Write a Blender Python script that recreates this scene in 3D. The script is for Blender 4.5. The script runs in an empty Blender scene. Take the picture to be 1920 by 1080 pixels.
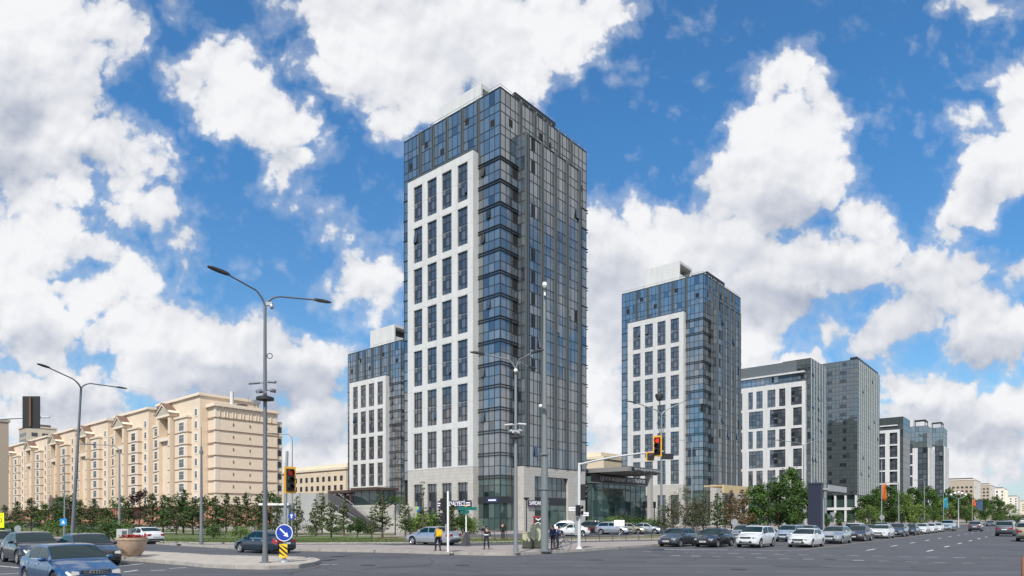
import bpy, bmesh, math, random
from mathutils import Vector, Matrix
R = math.radians
random.seed(7)
scene = bpy.context.scene

# ------------------------------------------------------------------ camera
CH = 2.3                                   # eye height above the road
cd = bpy.data.cameras.new("Camera"); cam = bpy.data.objects.new("Camera", cd)
scene.collection.objects.link(cam); scene.camera = cam
cam.location = (0, 0, CH); cam.rotation_euler = (R(90), 0, 0)
cd.sensor_width = 36; cd.lens = 36 * 1215 / 1920; cd.shift_y = 430 / 1920
cd.clip_start = 0.3; cd.clip_end = 9000

# ------------------------------------------------------------------ sun, sky
SUN_DIR = Vector((-0.17, -0.74, 0.84)).normalized()      # from the ground towards the sun
SUN_EL = math.asin(SUN_DIR.z)
SUN_AZ = math.atan2(SUN_DIR.x, SUN_DIR.y)                # clockwise from +Y
sl = bpy.data.lights.new("Sun", 'SUN'); sl.energy = 4.8; sl.angle = R(0.5); sl.color = (1.0, 0.95, 0.87)
so = bpy.data.objects.new("Sun", sl); scene.collection.objects.link(so)
so.rotation_euler = (-SUN_DIR).to_track_quat('-Z', 'Y').to_euler()
scene.view_settings.view_transform = 'Standard'; scene.view_settings.look = 'None'
scene.view_settings.exposure = 0.0; scene.view_settings.gamma = 1.0
scene.render.engine = 'CYCLES'

world = bpy.data.worlds.new("World"); scene.world = world; world.use_nodes = True
def build_world():
    nt = world.node_tree; N = nt.nodes; L = nt.links; N.clear()
    def new(t, **k):
        n = N.new(t)
        for a, b in k.items(): setattr(n, a, b)
        return n
    def plug(v, s):
        if isinstance(v, (int, float)): s.default_value = v
        elif isinstance(v, tuple): s.default_value = v
        else: L.new(v, s)
    def mth(op, a, b=0.0, c=None, clamp=False):
        n = new('ShaderNodeMath', operation=op); n.use_clamp = clamp
        plug(a, n.inputs[0]); plug(b, n.inputs[1])
        if c is not None: plug(c, n.inputs[2])
        return n.outputs[0]
    def rng(v, a, b, c=0.0, d=1.0, smooth=True):
        n = new('ShaderNodeMapRange'); n.interpolation_type = 'SMOOTHSTEP' if smooth else 'LINEAR'
        plug(v, n.inputs[0]); n.inputs[1].default_value = a; n.inputs[2].default_value = b
        n.inputs[3].default_value = c; n.inputs[4].default_value = d
        return n.outputs[0]
    def mix(f, a, b):
        n = new('ShaderNodeMix', data_type='RGBA'); plug(f, n.inputs[0]); plug(a, n.inputs[6]); plug(b, n.inputs[7])
        return n.outputs[2]
    def noise(vec, sc, det=6, rough=0.55, dist=0.0, dim='2D'):
        n = new('ShaderNodeTexNoise', noise_dimensions=dim); L.new(vec, n.inputs['Vector'])
        n.inputs['Scale'].default_value = sc; n.inputs['Detail'].default_value = det
        n.inputs['Roughness'].default_value = rough; n.inputs['Distortion'].default_value = dist
        return n
    tc = new('ShaderNodeTexCoord'); sep = new('ShaderNodeSeparateXYZ'); L.new(tc.outputs['Generated'], sep.inputs[0])
    x, y, z = sep.outputs
    ys = mth('MAXIMUM', y, 0.08)
    u = mth('DIVIDE', x, ys); v = mth('DIVIDE', z, ys)
    cmb = new('ShaderNodeCombineXYZ'); L.new(u, cmb.inputs[0]); L.new(v, cmb.inputs[1])
    wn = noise(cmb.outputs[0], 9.0, 6, 0.6)
    sub = new('ShaderNodeVectorMath', operation='SUBTRACT'); L.new(wn.outputs['Color'], sub.inputs[0]); sub.inputs[1].default_value = (.5, .5, .5)
    scl = new('ShaderNodeVectorMath', operation='SCALE'); L.new(sub.outputs[0], scl.inputs[0]); scl.inputs['Scale'].default_value = 0.075
    wp = new('ShaderNodeVectorMath', operation='ADD'); L.new(cmb.outputs[0], wp.inputs[0]); L.new(scl.outputs[0], wp.inputs[1])
    # cloud masses: bearing, height (as tangents), half sizes, tilt (deg), weight
    B = [(40,70,110,110,0,1.3),(90,190,95,120,0,1.3),(60,270,140,60,0,1.1),(190,265,70,45,15,1.0),(262,292,55,26,22,1.0),(165,30,95,45,0,.95),(225,45,42,52,0,1.05),(190,90,50,30,40,.85),(120,330,60,28,10,.9),
         (45,375,75,45,0,1.05),(60,450,90,75,0,1.0),(20,520,80,60,0,1.0),(150,420,30,18,0,.5),(235,355,40,22,40,.95),(292,395,50,22,38,.95),(210,405,35,22,20,.85),(330,455,34,26,40,.9),(340,490,30,18,30,.8),(200,460,70,32,10,.85),(245,520,58,38,20,1.0),(150,545,90,32,10,.95),(60,590,90,55,0,1.05),(60,650,75,40,0,1.0),(300,570,55,20,30,.8),
         (255,620,90,38,0,1.1),(350,632,110,50,5,1.2),(460,665,110,52,12,1.2),(570,690,72,46,10,1.15),(300,690,130,34,0,1.05),(440,722,130,26,4,1.0),(30,730,70,36,0,1.0),(150,750,105,34,0,1.0),(110,800,140,30,0,.8),(470,760,55,22,0,.9),(590,790,80,44,0,1.05),(620,850,70,30,0,.95),(560,745,90,14,0,.8),
         (720,60,150,90,15,1.4),(860,60,180,80,0,1.4),(1010,40,120,55,-15,1.3),(1120,20,68,36,-25,1.2),(1060,90,50,40,-20,1.0),(960,140,70,50,0,1.25),(800,170,90,50,15,1.2),(745,235,26,50,-10,1.0),(640,30,95,50,30,1.15),(690,140,90,50,15,1.15),(560,20,70,30,25,.8),(600,115,50,26,30,.85),
         (415,125,48,38,0,1.1),(355,160,38,28,20,.95),(450,190,80,52,25,1.25),(520,235,72,52,25,1.2),(545,290,34,30,0,1.05),(330,20,30,18,30,.5),(470,50,36,18,40,.5),(580,345,28,12,-30,.66),(560,375,18,18,0,.55),(595,395,28,12,10,.78),(640,428,32,10,25,.75),(700,460,20,10,30,.5),(735,450,20,14,0,.5),
         (700,535,62,30,-8,1.1),(650,560,38,16,10,.85),(745,520,30,26,0,1.0),
         (1490,135,40,30,0,1.05),(1445,165,34,26,-25,1.0),(1530,170,24,40,0,.9),(1470,270,110,68,-15,1.35),(1545,215,45,48,0,1.15),(1390,320,58,60,-10,1.15),(1430,375,100,45,0,1.2),(1530,330,60,50,0,1.1),
         (1130,420,45,34,0,1.1),(1195,405,34,26,0,1.0),(1170,480,90,55,0,1.2),(1290,455,100,44,5,1.2),(1390,470,100,45,0,1.2),(1500,500,110,42,0,1.2),(1440,560,120,48,0,1.15),(1600,495,66,42,0,1.1),(1620,420,42,32,-10,1.1),(1655,465,30,26,20,1.0),(1240,570,110,80,0,1.1),(1130,620,60,130,0,1.1),(1400,620,80,36,0,1.0),(1420,655,60,16,0,.8),(1130,760,40,60,0,1.0),(1130,850,40,30,0,1.0),(1300,660,130,50,0,1.0),
         (1555,610,34,30,30,.85),(1600,612,24,10,0,.75),(1735,530,80,34,0,1.15),(1815,515,45,22,0,1.1),(1700,580,66,26,-20,1.05),(1650,630,60,24,-25,.95),(1640,660,60,16,0,.85),(1750,570,50,22,-25,.95),
         (1840,595,55,34,0,1.15),(1850,640,78,38,0,1.2),(1910,620,40,40,0,1.1),(1905,525,26,26,0,1.0),
         (1905,160,34,40,0,1.1),(1910,230,40,55,0,1.15),(1825,225,24,16,20,.85),(1850,245,40,22,0,.8),(1880,310,70,60,0,1.3),(1830,370,64,34,-30,1.15),(1785,425,24,18,-20,.8),(1790,345,14,14,0,.4),(1840,8,90,16,0,.95),(1770,110,18,10,60,.38),(1825,125,14,9,-40,.38),
         (1700,735,70,30,0,1.1),(1780,745,64,40,10,1.15),(1660,700,45,20,0,.85),(1830,790,90,34,0,1.1),(1900,780,60,40,0,1.1),(1700,790,90,36,0,1.0),(1860,850,100,40,0,.95),(1700,860,120,40,0,1.0),(1850,905,110,14,0,.9),
         (1440,700,150,30,0,1.0),(1300,760,160,50,0,1.0),(1520,720,80,26,0,.9),(1740,830,120,30,0,1.0),(1800,905,160,20,0,.8),(620,800,60,60,0,1.0),(560,850,60,20,0,.9),(200,800,150,24,0,.9),(60,800,110,36,0,1.0),(700,600,30,14,0,.5),(180,700,60,22,0,.9),(100,700,60,22,0,.85),(1130,540,60,80,0,1.2)]
    def chain(lst, src, pad):
        acc = None
        for (px, py, rx, ry, rot, w) in lst:
            m = new('ShaderNodeMapping', vector_type='TEXTURE'); L.new(src, m.inputs[0])
            m.inputs['Location'].default_value = ((px - 960) / 1215, (970 - py) / 1215, 0)
            m.inputs['Rotation'].default_value = (0, 0, R(-rot))
            m.inputs['Scale'].default_value = ((rx + pad) / 1215, (ry + pad) / 1215, 1)
            g = new('ShaderNodeTexGradient', gradient_type='SPHERICAL'); L.new(m.outputs[0], g.inputs[0])
            a = mth('MULTIPLY', g.outputs['Fac'], w * (math.sqrt(rx * ry) + pad) / pad)
            acc = a if acc is None else mth('MAXIMUM', acc, a)
        return acc
    acc = mth('MINIMUM', chain(B, wp.outputs[0], 48), 2.2)
    fine = noise(cmb.outputs[0], 11.0, 10, 0.60, 0.0)
    sh_ = new('ShaderNodeVectorMath', operation='ADD'); L.new(cmb.outputs[0], sh_.inputs[0]); sh_.inputs[1].default_value = (-0.006, 0.014, 0)
    fine2 = noise(sh_.outputs[0], 11.0, 4, 0.50, 0.0)
    relief = mth('SUBTRACT', fine2.outputs['Fac'], noise(cmb.outputs[0], 11.0, 4, 0.50, 0.0).outputs['Fac'])
    def puff(sc):
        vn = new('ShaderNodeTexVoronoi', feature='SMOOTH_F1', voronoi_dimensions='2D'); L.new(wp.outputs[0], vn.inputs['Vector']); vn.inputs['Scale'].default_value = sc; vn.inputs['Smoothness'].default_value = 0.35
        return mth('SUBTRACT', 0.42, vn.outputs['Distance'])
    edge = mth('ADD', mth('MULTIPLY', mth('SUBTRACT', fine.outputs['Fac'], 0.5), 2.35), mth('ADD', mth('MULTIPLY', puff(26), 0.60), mth('MULTIPLY', puff(60), 0.34)))
    dens = mth('ADD', acc, edge)
    front = rng(dens, 0.54, 1.16)
    veil = rng(dens, 0.05, 0.90, 0, 0.30)
    front = mth('MAXIMUM', front, veil)
    # sky outside the view of the street: free clouds
    mp = new('ShaderNodeMapping'); L.new(tc.outputs['Generated'], mp.inputs[0]); mp.inputs['Scale'].default_value = (1, 1, 1.9)
    wide = noise(mp.outputs[0], 2.6, 6, 0.58, 0.0, '3D')
    dp = new('ShaderNodeVectorMath', operation='DOT_PRODUCT'); L.new(tc.outputs['Generated'], dp.inputs[0]); dp.inputs[1].default_value = (-0.86, -0.11, 0.50)
    free = rng(mth('SUBTRACT', wide.outputs['Fac'], rng(dp.outputs['Value'], 0.90, 0.97, 0, 0.16)), 0.40, 0.56)  # clear patch added to the unseen clouds for a blue reflection in the crown
    off = mth('MAXIMUM', rng(mth('ABSOLUTE', u), 0.86, 1.15), rng(v, 0.86, 1.2))
    off = mth('MAXIMUM', off, rng(y, 0.30, 0.12))
    n = new('ShaderNodeMix', data_type='FLOAT'); L.new(off, n.inputs[0]); L.new(front, n.inputs[2]); L.new(free, n.inputs[3])
    mask = n.outputs[0]
    # cloud body: bright tops, blue-grey bases
    GB = [(20,190,60,80,0,1),(160,300,110,24,10,.8),(30,310,80,30,0,.9),(60,640,80,28,0,.8),(420,735,190,22,3,1.3),(560,722,90,24,0,1.2),(330,700,90,20,0,.9),(150,775,120,22,0,1.0),(590,820,90,24,0,.7),(200,480,80,24,0,.5),
          (700,190,110,24,12,.5),(520,290,60,26,20,.6),(900,170,90,24,0,.4),(705,560,60,12,0,.7),(1480,395,100,24,-5,1.0),(1500,330,40,50,0,.4),(1240,590,130,60,0,1.1),(1150,560,60,120,0,.9),(1440,580,120,30,0,1.0),(1560,520,80,20,0,.7),
          (1850,668,80,20,0,1.2),(1720,590,80,18,-20,.7),(1860,355,60,30,-25,.7),(1800,410,40,16,-30,.6),(1760,790,130,22,0,1.1),(1860,830,110,18,0,1.0),(1700,850,120,20,0,.9),(1900,700,60,20,0,.6)]
    grey = mth('MINIMUM', chain(GB, wp.outputs[0], 45), 1.5)
    big = noise(cmb.outputs[0], 4.2, 5, 0.55, 0.2)
    thin = rng(dens, 0.75, 1.7, 0.24, 0.0)
    offf = mth('SUBTRACT', 1.0, off)
    sh = mth('ADD', mth('MULTIPLY', rng(grey, 0.2, 1.8), mth('MULTIPLY', offf, 0.60)), mth('MULTIPLY', rng(big.outputs['Fac'], 0.40, 0.70), 0.30))
    sh = mth('ADD', sh, mth('ADD', mth('MULTIPLY', relief, 1.3), mth('MULTIPLY', thin, offf)), clamp=True)
    cloud = mix(sh, (0.92, 0.925, 0.945, 1), (0.43, 0.475, 0.58, 1))
    sky = new('ShaderNodeTexSky', sky_type='NISHITA'); sky.sun_disc = False
    sky.sun_elevation = SUN_EL; sky.sun_rotation = SUN_AZ; sky.air_density = 1.0; sky.dust_density = 0.25; sky.ozone_density = 3.5
    tint = new('ShaderNodeMix', data_type='RGBA', blend_type='MULTIPLY'); tint.inputs[0].default_value = 1.0
    L.new(sky.outputs[0], tint.inputs[6])
    L.new(mix(rng(v, 0.0, 0.6, smooth=False), (0.92, 1.13, 1.16, 1), (0.74, 1.42, 1.76, 1)), tint.inputs[7])
    cs = new('ShaderNodeVectorMath', operation='SCALE'); L.new(cloud, cs.inputs[0]); cs.inputs['Scale'].default_value = 1 / 0.1
    hz = rng(z, -0.02, 0.16, 0.7, 0.0)
    skyc = mix(hz, tint.outputs[2], (5.6, 6.3, 7.4, 1))
    col = mix(mask, skyc, cs.outputs[0])
    bg = new('ShaderNodeBackground'); L.new(col, bg.inputs[0]); bg.inputs[1].default_value = 0.1
    out = new('ShaderNodeOutputWorld'); L.new(bg.outputs[0], out.inputs[0])
build_world()

# ------------------------------------------------------------------ helpers
RV = Vector((0.6503, 0.7597, 0)); LV = Vector((-0.7597, 0.6503, 0))
STREET = math.atan2(RV.y, RV.x)            # heading of the avenue that runs away to the right
def G(px, py, z=0.0):                      # a point on the ground by its sight line
    Y = (CH - z) * 1215 / (py - 970); return Vector(((px - 960) / 1215 * Y, Y, z))
def PY(px, Y, z=0.0): return Vector(((px - 960) / 1215 * Y, Y, z))
def ZZ(py, Y): return CH + (970 - py) / 1215 * Y
MATS = {}
def mat(name, col, rough=0.7, metal=0.0, var=0.0, vscale=3.0, bump=0.0, bscale=20.0, emit=0, isl=0.0, ior=None, coat=0.0, col2=None, stretch=None, spec=None):
    if name in MATS: return MATS[name]
    m = bpy.data.materials.new(name); m.use_nodes = True; nt = m.node_tree; N = nt.nodes; L = nt.links
    p = N['Principled BSDF']; p.inputs['Roughness'].default_value = rough; p.inputs['Metallic'].default_value = metal
    c = (*col, 1); p.inputs['Base Color'].default_value = c
    if ior: p.inputs['IOR'].default_value = ior
    if spec is not None: p.inputs['Specular IOR Level'].default_value = spec
    if coat: p.inputs['Coat Weight'].default_value = coat; p.inputs['Coat Roughness'].default_value = 0.05
    if emit: p.inputs['Emission Color'].default_value = c; p.inputs['Emission Strength'].default_value = emit
    src = None
    tc = N.new('ShaderNodeTexCoord'); vec = tc.outputs['Object']
    if stretch:
        mp = N.new('ShaderNodeMapping'); mp.inputs['Scale'].default_value = stretch; L.new(vec, mp.inputs[0]); vec = mp.outputs[0]
    if var or col2:
        n = N.new('ShaderNodeTexNoise'); n.inputs['Scale'].default_value = vscale; n.inputs['Detail'].default_value = 6; n.inputs['Roughness'].default_value = 0.65
        L.new(vec, n.inputs['Vector'])
        r = N.new('ShaderNodeValToRGB'); r.color_ramp.elements[0].position = 0.32; r.color_ramp.elements[1].position = 0.68
        c2 = col2 or tuple(min(1, v * (1 + var)) for v in col)
        c1 = col if col2 else tuple(v * (1 - var) for v in col)
        r.color_ramp.elements[0].color = (*c1, 1); r.color_ramp.elements[1].color = (*c2, 1)
        L.new(n.outputs['Fac'], r.inputs[0]); src = r.outputs[0]
    if isl:
        g = N.new('ShaderNodeNewGeometry'); mr = N.new('ShaderNodeMapRange'); L.new(g.outputs['Random Per Island'], mr.inputs[0])
        mr.inputs[3].default_value = 1 - isl; mr.inputs[4].default_value = 1 + isl
        vm = N.new('ShaderNodeVectorMath'); vm.operation = 'SCALE'; L.new(mr.outputs[0], vm.inputs['Scale'])
        if src: L.new(src, vm.inputs[0])
        else: vm.inputs[0].default_value = col
        src = vm.outputs[0]
    if src: L.new(src, p.inputs['Base Color'])
    if bump:
        n = N.new('ShaderNodeTexNoise'); n.inputs['Scale'].default_value = bscale; n.inputs['Detail'].default_value = 4
        L.new(vec, n.inputs['Vector'])
        b = N.new('ShaderNodeBump'); b.inputs['Strength'].default_value = bump; b.inputs['Distance'].default_value = 0.02
        L.new(n.outputs['Fac'], b.inputs['Height']); L.new(b.outputs[0], p.inputs['Normal'])
    MATS[name] = m; return m
def glass(name, dark, mid, pale, ior=2.2, palef=0.12, darkf=0.12, tilt=0.006, rough=0.03, mk=1.5):
    """coated facade glass: every pane its own tone (blinds, dark rooms) and its own tiny tilt"""
    if name in MATS: return MATS[name]
    m = bpy.data.materials.new(name); m.use_nodes = True; nt = m.node_tree; N = nt.nodes; L = nt.links
    p = N['Principled BSDF']; p.inputs['Roughness'].default_value = rough; p.inputs['IOR'].default_value = ior
    g = N.new('ShaderNodeNewGeometry'); r = N.new('ShaderNodeValToRGB'); r.color_ramp.interpolation = 'LINEAR'
    e = r.color_ramp.elements; e[0].position = 0; e[0].color = (*dark, 1); e[1].position = 1; e[1].color = (*pale, 1)
    for pos, c in ((darkf, dark), (darkf + .02, mid), (1 - palef - .25, tuple(v * mk for v in mid)), (1 - palef, tuple((a + b) / 2 for a, b in zip(mid, pale)))):
        q = e.new(pos); q.color = (*c, 1)
    L.new(g.outputs['Random Per Island'], r.inputs[0]); L.new(r.outputs[0], p.inputs['Base Color'])
    wn = N.new('ShaderNodeTexWhiteNoise'); wn.noise_dimensions = '1D'; L.new(g.outputs['Random Per Island'], wn.inputs['W'])
    s = N.new('ShaderNodeVectorMath'); s.operation = 'SUBTRACT'; L.new(wn.outputs['Color'], s.inputs[0]); s.inputs[1].default_value = (.5, .5, .5)
    k = N.new('ShaderNodeVectorMath'); k.operation = 'SCALE'; L.new(s.outputs[0], k.inputs[0]); k.inputs['Scale'].default_value = tilt * 4
    tc = N.new('ShaderNodeTexCoord'); nz = N.new('ShaderNodeTexNoise'); nz.inputs['Scale'].default_value = 0.7; nz.inputs['Detail'].default_value = 1; L.new(tc.outputs['Object'], nz.inputs['Vector'])
    s2 = N.new('ShaderNodeVectorMath'); s2.operation = 'SUBTRACT'; L.new(nz.outputs['Color'], s2.inputs[0]); s2.inputs[1].default_value = (.5, .5, .5)
    k2 = N.new('ShaderNodeVectorMath'); k2.operation = 'SCALE'; L.new(s2.outputs[0], k2.inputs[0]); k2.inputs['Scale'].default_value = tilt * 5
    a = N.new('ShaderNodeVectorMath'); a.operation = 'ADD'; L.new(g.outputs['Normal'], a.inputs[0]); L.new(k.outputs[0], a.inputs[1])
    b = N.new('ShaderNodeVectorMath'); b.operation = 'ADD'; L.new(a.outputs[0], b.inputs[0]); L.new(k2.outputs[0], b.inputs[1])
    nn = N.new('ShaderNodeVectorMath'); nn.operation = 'NORMALIZE'; L.new(b.outputs[0], nn.inputs[0]); L.new(nn.outputs[0], p.inputs['Normal'])
    MATS[name] = m; return m

class MB:
    def __init__(s): s.v = []; s.f = []
    def add(s, vs, fs):
        o = len(s.v); s.v += [tuple(p) for p in vs]; s.f += [tuple(i + o for i in f) for f in fs]; return s
    def box(s, x0, x1, y0, y1, z0, z1):
        if x0 > x1: x0, x1 = x1, x0
        if y0 > y1: y0, y1 = y1, y0
        if z0 > z1: z0, z1 = z1, z0
        return s.add([(x0,y0,z0),(x1,y0,z0),(x1,y1,z0),(x0,y1,z0),(x0,y0,z1),(x1,y0,z1),(x1,y1,z1),(x0,y1,z1)],
              [(0,3,2,1),(4,5,6,7),(0,1,5,4),(1,2,6,5),(2,3,7,6),(3,0,4,7)])
    def quad(s, a, b, c, d): return s.add([a, b, c, d], [(0, 1, 2, 3)])
    def prism(s, pts, z0, z1):             # pts counter-clockwise (x, y)
        n = len(pts)
        s.add([(p[0], p[1], z0) for p in pts] + [(p[0], p[1], z1) for p in pts],
              [tuple(range(n))[::-1], tuple(range(n, 2 * n))] + [(i, (i + 1) % n, (i + 1) % n + n, i + n) for i in range(n)]); return s
    def poly(s, pts, off):                 # planar polygon of 3-D points thickened by vector off
        n = len(pts); q = [Vector(p) for p in pts]; o = Vector(off)
        return s.add(q + [p + o for p in q], [tuple(range(n))[::-1], tuple(range(n, 2 * n))] + [(i, (i + 1) % n, (i + 1) % n + n, i + n) for i in range(n)])
    def tube(s, pts, rad, n=8, cap=True):
        pts = [Vector(p) for p in pts]; k = len(pts)
        if not isinstance(rad, (list, tuple)): rad = [rad] * k
        vs = []; up = None
        for i, p in enumerate(pts):
            d = (pts[min(i + 1, k - 1)] - pts[max(i - 1, 0)]).normalized()
            if up is None:
                up = Vector((0, 0, 1)) if abs(d.z) < .9 else Vector((1, 0, 0))
            a = d.cross(up)
            if a.length < 1e-4: a = d.cross(Vector((0, 1, 0)))
            a.normalize(); b = d.cross(a).normalized(); up = a.cross(d).normalized()
            for j in range(n):
                t = 2 * math.pi * j / n; vs.append(p + (a * math.cos(t) + b * math.sin(t)) * rad[i])
        fs = [(i*n+j, i*n+(j+1)%n, (i+1)*n+(j+1)%n, (i+1)*n+j) for i in range(k-1) for j in range(n)]
        if cap: fs += [tuple(range(n))[::-1], tuple(range((k-1)*n, k*n))]
        return s.add(vs, fs)
    def lathe(s, prof, n=16, c=(0,0,0), axis='z', cap=True):   # prof = [(r, h)]
        vs = []
        for r_, h in prof:
            for j in range(n):
                t = 2 * math.pi * j / n; a, b = r_ * math.cos(t), r_ * math.sin(t)
                vs.append((c[0]+a, c[1]+b, c[2]+h) if axis == 'z' else ((c[0]+a, c[1]+h, c[2]+b) if axis == 'y' else (c[0]+h, c[1]+a, c[2]+b)))
        k = len(prof)
        fs = [(i*n+j, i*n+(j+1)%n, (i+1)*n+(j+1)%n, (i+1)*n+j) for i in range(k-1) for j in range(n)]
        if cap and prof[0][0] > 1e-4: fs.append(tuple(range(n)))
        if cap and prof[-1][0] > 1e-4: fs.append(tuple(range((k-1)*n, k*n)))
        return s.add(vs, fs)
    def ball(s, c, r, n=10, m=7):
        rx, ry, rz = r if isinstance(r, (tuple, list)) else (r, r, r)
        vs = [(c[0], c[1], c[2]+rz)]
        for i in range(1, m):
            a = math.pi * i / m
            for j in range(n):
                t = 2*math.pi*j/n; vs.append((c[0]+rx*math.sin(a)*math.cos(t), c[1]+ry*math.sin(a)*math.sin(t), c[2]+rz*math.cos(a)))
        vs.append((c[0], c[1], c[2]-rz)); fs = [(0, 1+j, 1+(j+1)%n) for j in range(n)]
        fs += [(1+i*n+j, 1+(i+1)*n+j, 1+(i+1)*n+(j+1)%n, 1+i*n+(j+1)%n) for i in range(m-2) for j in range(n)]
        e = len(vs)-1; fs += [(e, 1+(m-2)*n+(j+1)%n, 1+(m-2)*n+j) for j in range(n)]
        return s.add(vs, fs)
    def build(s, name, m, parent=None, smooth=False, fix=False, bev=0):
        me = bpy.data.meshes.new(name); me.from_pydata(s.v, [], s.f); me.update()
        if fix or smooth:
            bm = bmesh.new(); bm.from_mesh(me); bmesh.ops.recalc_face_normals(bm, faces=bm.faces); bm.to_mesh(me); bm.free()
        if smooth:
            me.polygons.foreach_set('use_smooth', [True] * len(me.polygons)); me.set_sharp_from_angle(angle=R(smooth if smooth > 1 else 40))
        if m: me.materials.append(m)
        o = bpy.data.objects.new(name, me); scene.collection.objects.link(o)
        if bev:
            b = o.modifiers.new('bevel', 'BEVEL'); b.width = bev; b.segments = 2; b.limit_method = 'ANGLE'
        if parent: o.parent = parent
        return o
def tag(o, label=None, cat=None, group=None, kind=None):
    if label: o['label'] = label
    if cat: o['category'] = cat
    if group: o['group'] = group
    if kind: o['kind'] = kind
    return o
def thing(name, loc, rz=0, label=None, cat=None, group=None):
    o = bpy.data.objects.new(name, None); scene.collection.objects.link(o); o.empty_display_size = 0.3
    o.location = loc; o.rotation_euler = (0, 0, rz); return tag(o, label, cat, group)
def struct(o): o['kind'] = 'structure'; return o
def copy_tree(o, parent=None):
    c = o.copy(); scene.collection.objects.link(c)
    if parent: c.parent = parent
    for ch in list(o.children): copy_tree(ch, c)
    return c
def put(o, loc, rz=0, sc=1.0, label=None, cat=None, group=None):
    o.location = loc; o.rotation_euler = (0, 0, rz); o.scale = (sc, sc, sc) if not isinstance(sc, tuple) else sc
    tag(o, label, cat, group); return o
def lettering(txt, size, m, parent, mw, name='lettering', depth=0.02, width=None):
    cu = bpy.data.curves.new('t', 'FONT'); cu.body = txt; cu.size = size; cu.align_x = 'CENTER'; cu.align_y = 'CENTER'; cu.extrude = depth
    t = bpy.data.objects.new('t', cu); scene.collection.objects.link(t); bpy.context.view_layer.update()
    dg = bpy.context.evaluated_depsgraph_get(); me = bpy.data.meshes.new_from_object(t.evaluated_get(dg))
    bpy.data.objects.remove(t); me.materials.clear(); me.materials.append(m)
    if width:
        xs = [v.co.x for v in me.vertices]; k = width / (max(xs) - min(xs))
        for v in me.vertices: v.co.x *= k
    me.transform(mw)
    o = bpy.data.objects.new(name, me); scene.collection.objects.link(o); o.parent = parent; return o

# ------------------------------------------------------------------ palette
white_clad = mat('white_cladding', (.56,.56,.55), .55, var=.09, vscale=1.2, stretch=(1, 1, .12))
white_joint = mat('cladding_joint', (.38,.38,.36), .8)
stone = mat('beige_stone', (.44,.425,.39), .7, var=.10, vscale=1.2)
dark_metal = mat('dark_mullion', (.045,.052,.058), .45, .3)
pil_metal = mat('grey_pilaster', (.105,.120,.125), .5, .3)
steel = mat('galvanised_steel', (.36,.38,.39), .45, .55, var=.08, vscale=2)
pole_paint = mat('grey_pole_paint', (.15,.165,.18), .5, .2)
white_paint = mat('white_paint', (.78,.78,.76), .5)
black_pl = mat('black_plastic', (.018,.018,.02), .45)
asph = mat('asphalt', (.070,.072,.082), .88, var=.16, vscale=.35, bump=.25, bscale=60)
rubber = mat('tyre_rubber', (.02,.02,.022), .85)
alloy = mat('wheel_alloy', (.52,.53,.55), .3, .8)
car_glass = mat('car_glass', (.005,.020,.026), .04, ior=1.45, spec=.28)
chrome = mat('chrome', (.75,.76,.78), .15, 1.0)
lamp_clear = mat('lamp_glass', (.42,.44,.46), .12, .3, coat=1)
lamp_red = mat('tail_lamp', (.26,.010,.012), .2, coat=.8)
plate_m = mat('plate', (.72,.72,.70), .4)
# ------------------------------------------------------------------ ground, road, pavements
def sheet(name, pts, z, m):
    me = bpy.data.meshes.new(name); me.from_pydata([(p[0], p[1], z) for p in pts], [], [tuple(range(len(pts)))])
    me.materials.append(m); o = bpy.data.objects.new(name, me); scene.collection.objects.link(o)
    if me.polygons[0].normal.z < 0: me.flip_normals()
    return struct(o)
def asphalt_nodes():                       # worn tarmac: patches, long tyre tracks, fine grain
    m = asph; nt = m.node_tree; N = nt.nodes; L = nt.links; p = N['Principled BSDF']
    src = p.inputs['Base Color'].links[0].from_socket
    tc = N.new('ShaderNodeTexCoord'); mp = N.new('ShaderNodeMapping'); mp.inputs['Rotation'].default_value = (0, 0, R(24)); mp.inputs['Scale'].default_value = (.05, .9, 1)
    L.new(tc.outputs['Object'], mp.inputs[0]); n = N.new('ShaderNodeTexNoise'); n.inputs['Scale'].default_value = 1.0; n.inputs['Detail'].default_value = 5; L.new(mp.outputs[0], n.inputs['Vector'])
    n2 = N.new('ShaderNodeTexNoise'); n2.inputs['Scale'].default_value = 14; n2.inputs['Detail'].default_value = 8; n2.inputs['Roughness'].default_value = .8; L.new(tc.outputs['Object'], n2.inputs['Vector'])
    a = N.new('ShaderNodeMapRange'); L.new(n.outputs['Fac'], a.inputs[0]); a.inputs[1].default_value = .3; a.inputs[2].default_value = .7; a.inputs[3].default_value = .74; a.inputs[4].default_value = 1.22
    b = N.new('ShaderNodeMapRange'); L.new(n2.outputs['Fac'], b.inputs[0]); b.inputs[1].default_value = .3; b.inputs[2].default_value = .7; b.inputs[3].default_value = .85; b.inputs[4].default_value = 1.15
    k = N.new('ShaderNodeMath'); k.operation = 'MULTIPLY'; L.new(a.outputs[0], k.inputs[0]); L.new(b.outputs[0], k.inputs[1])
    s = N.new('ShaderNodeVectorMath'); s.operation = 'SCALE'; L.new(src, s.inputs[0]); L.new(k.outputs[0], s.inputs['Scale']); L.new(s.outputs[0], p.inputs['Base Color'])
asphalt_nodes()
soil = mat('far_soil', (.10,.115,.06), .95, var=.3, vscale=.02)
S = 4500
sheet('ground', [(-S,-S),(S,-S),(S,S),(-S,S)], -0.03, soil)
sheet('road', [(-420,-60),(300,-60),(2400,1800),(2400,2500),(1500,2100),(-420,420)], 0.0, asph)
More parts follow.
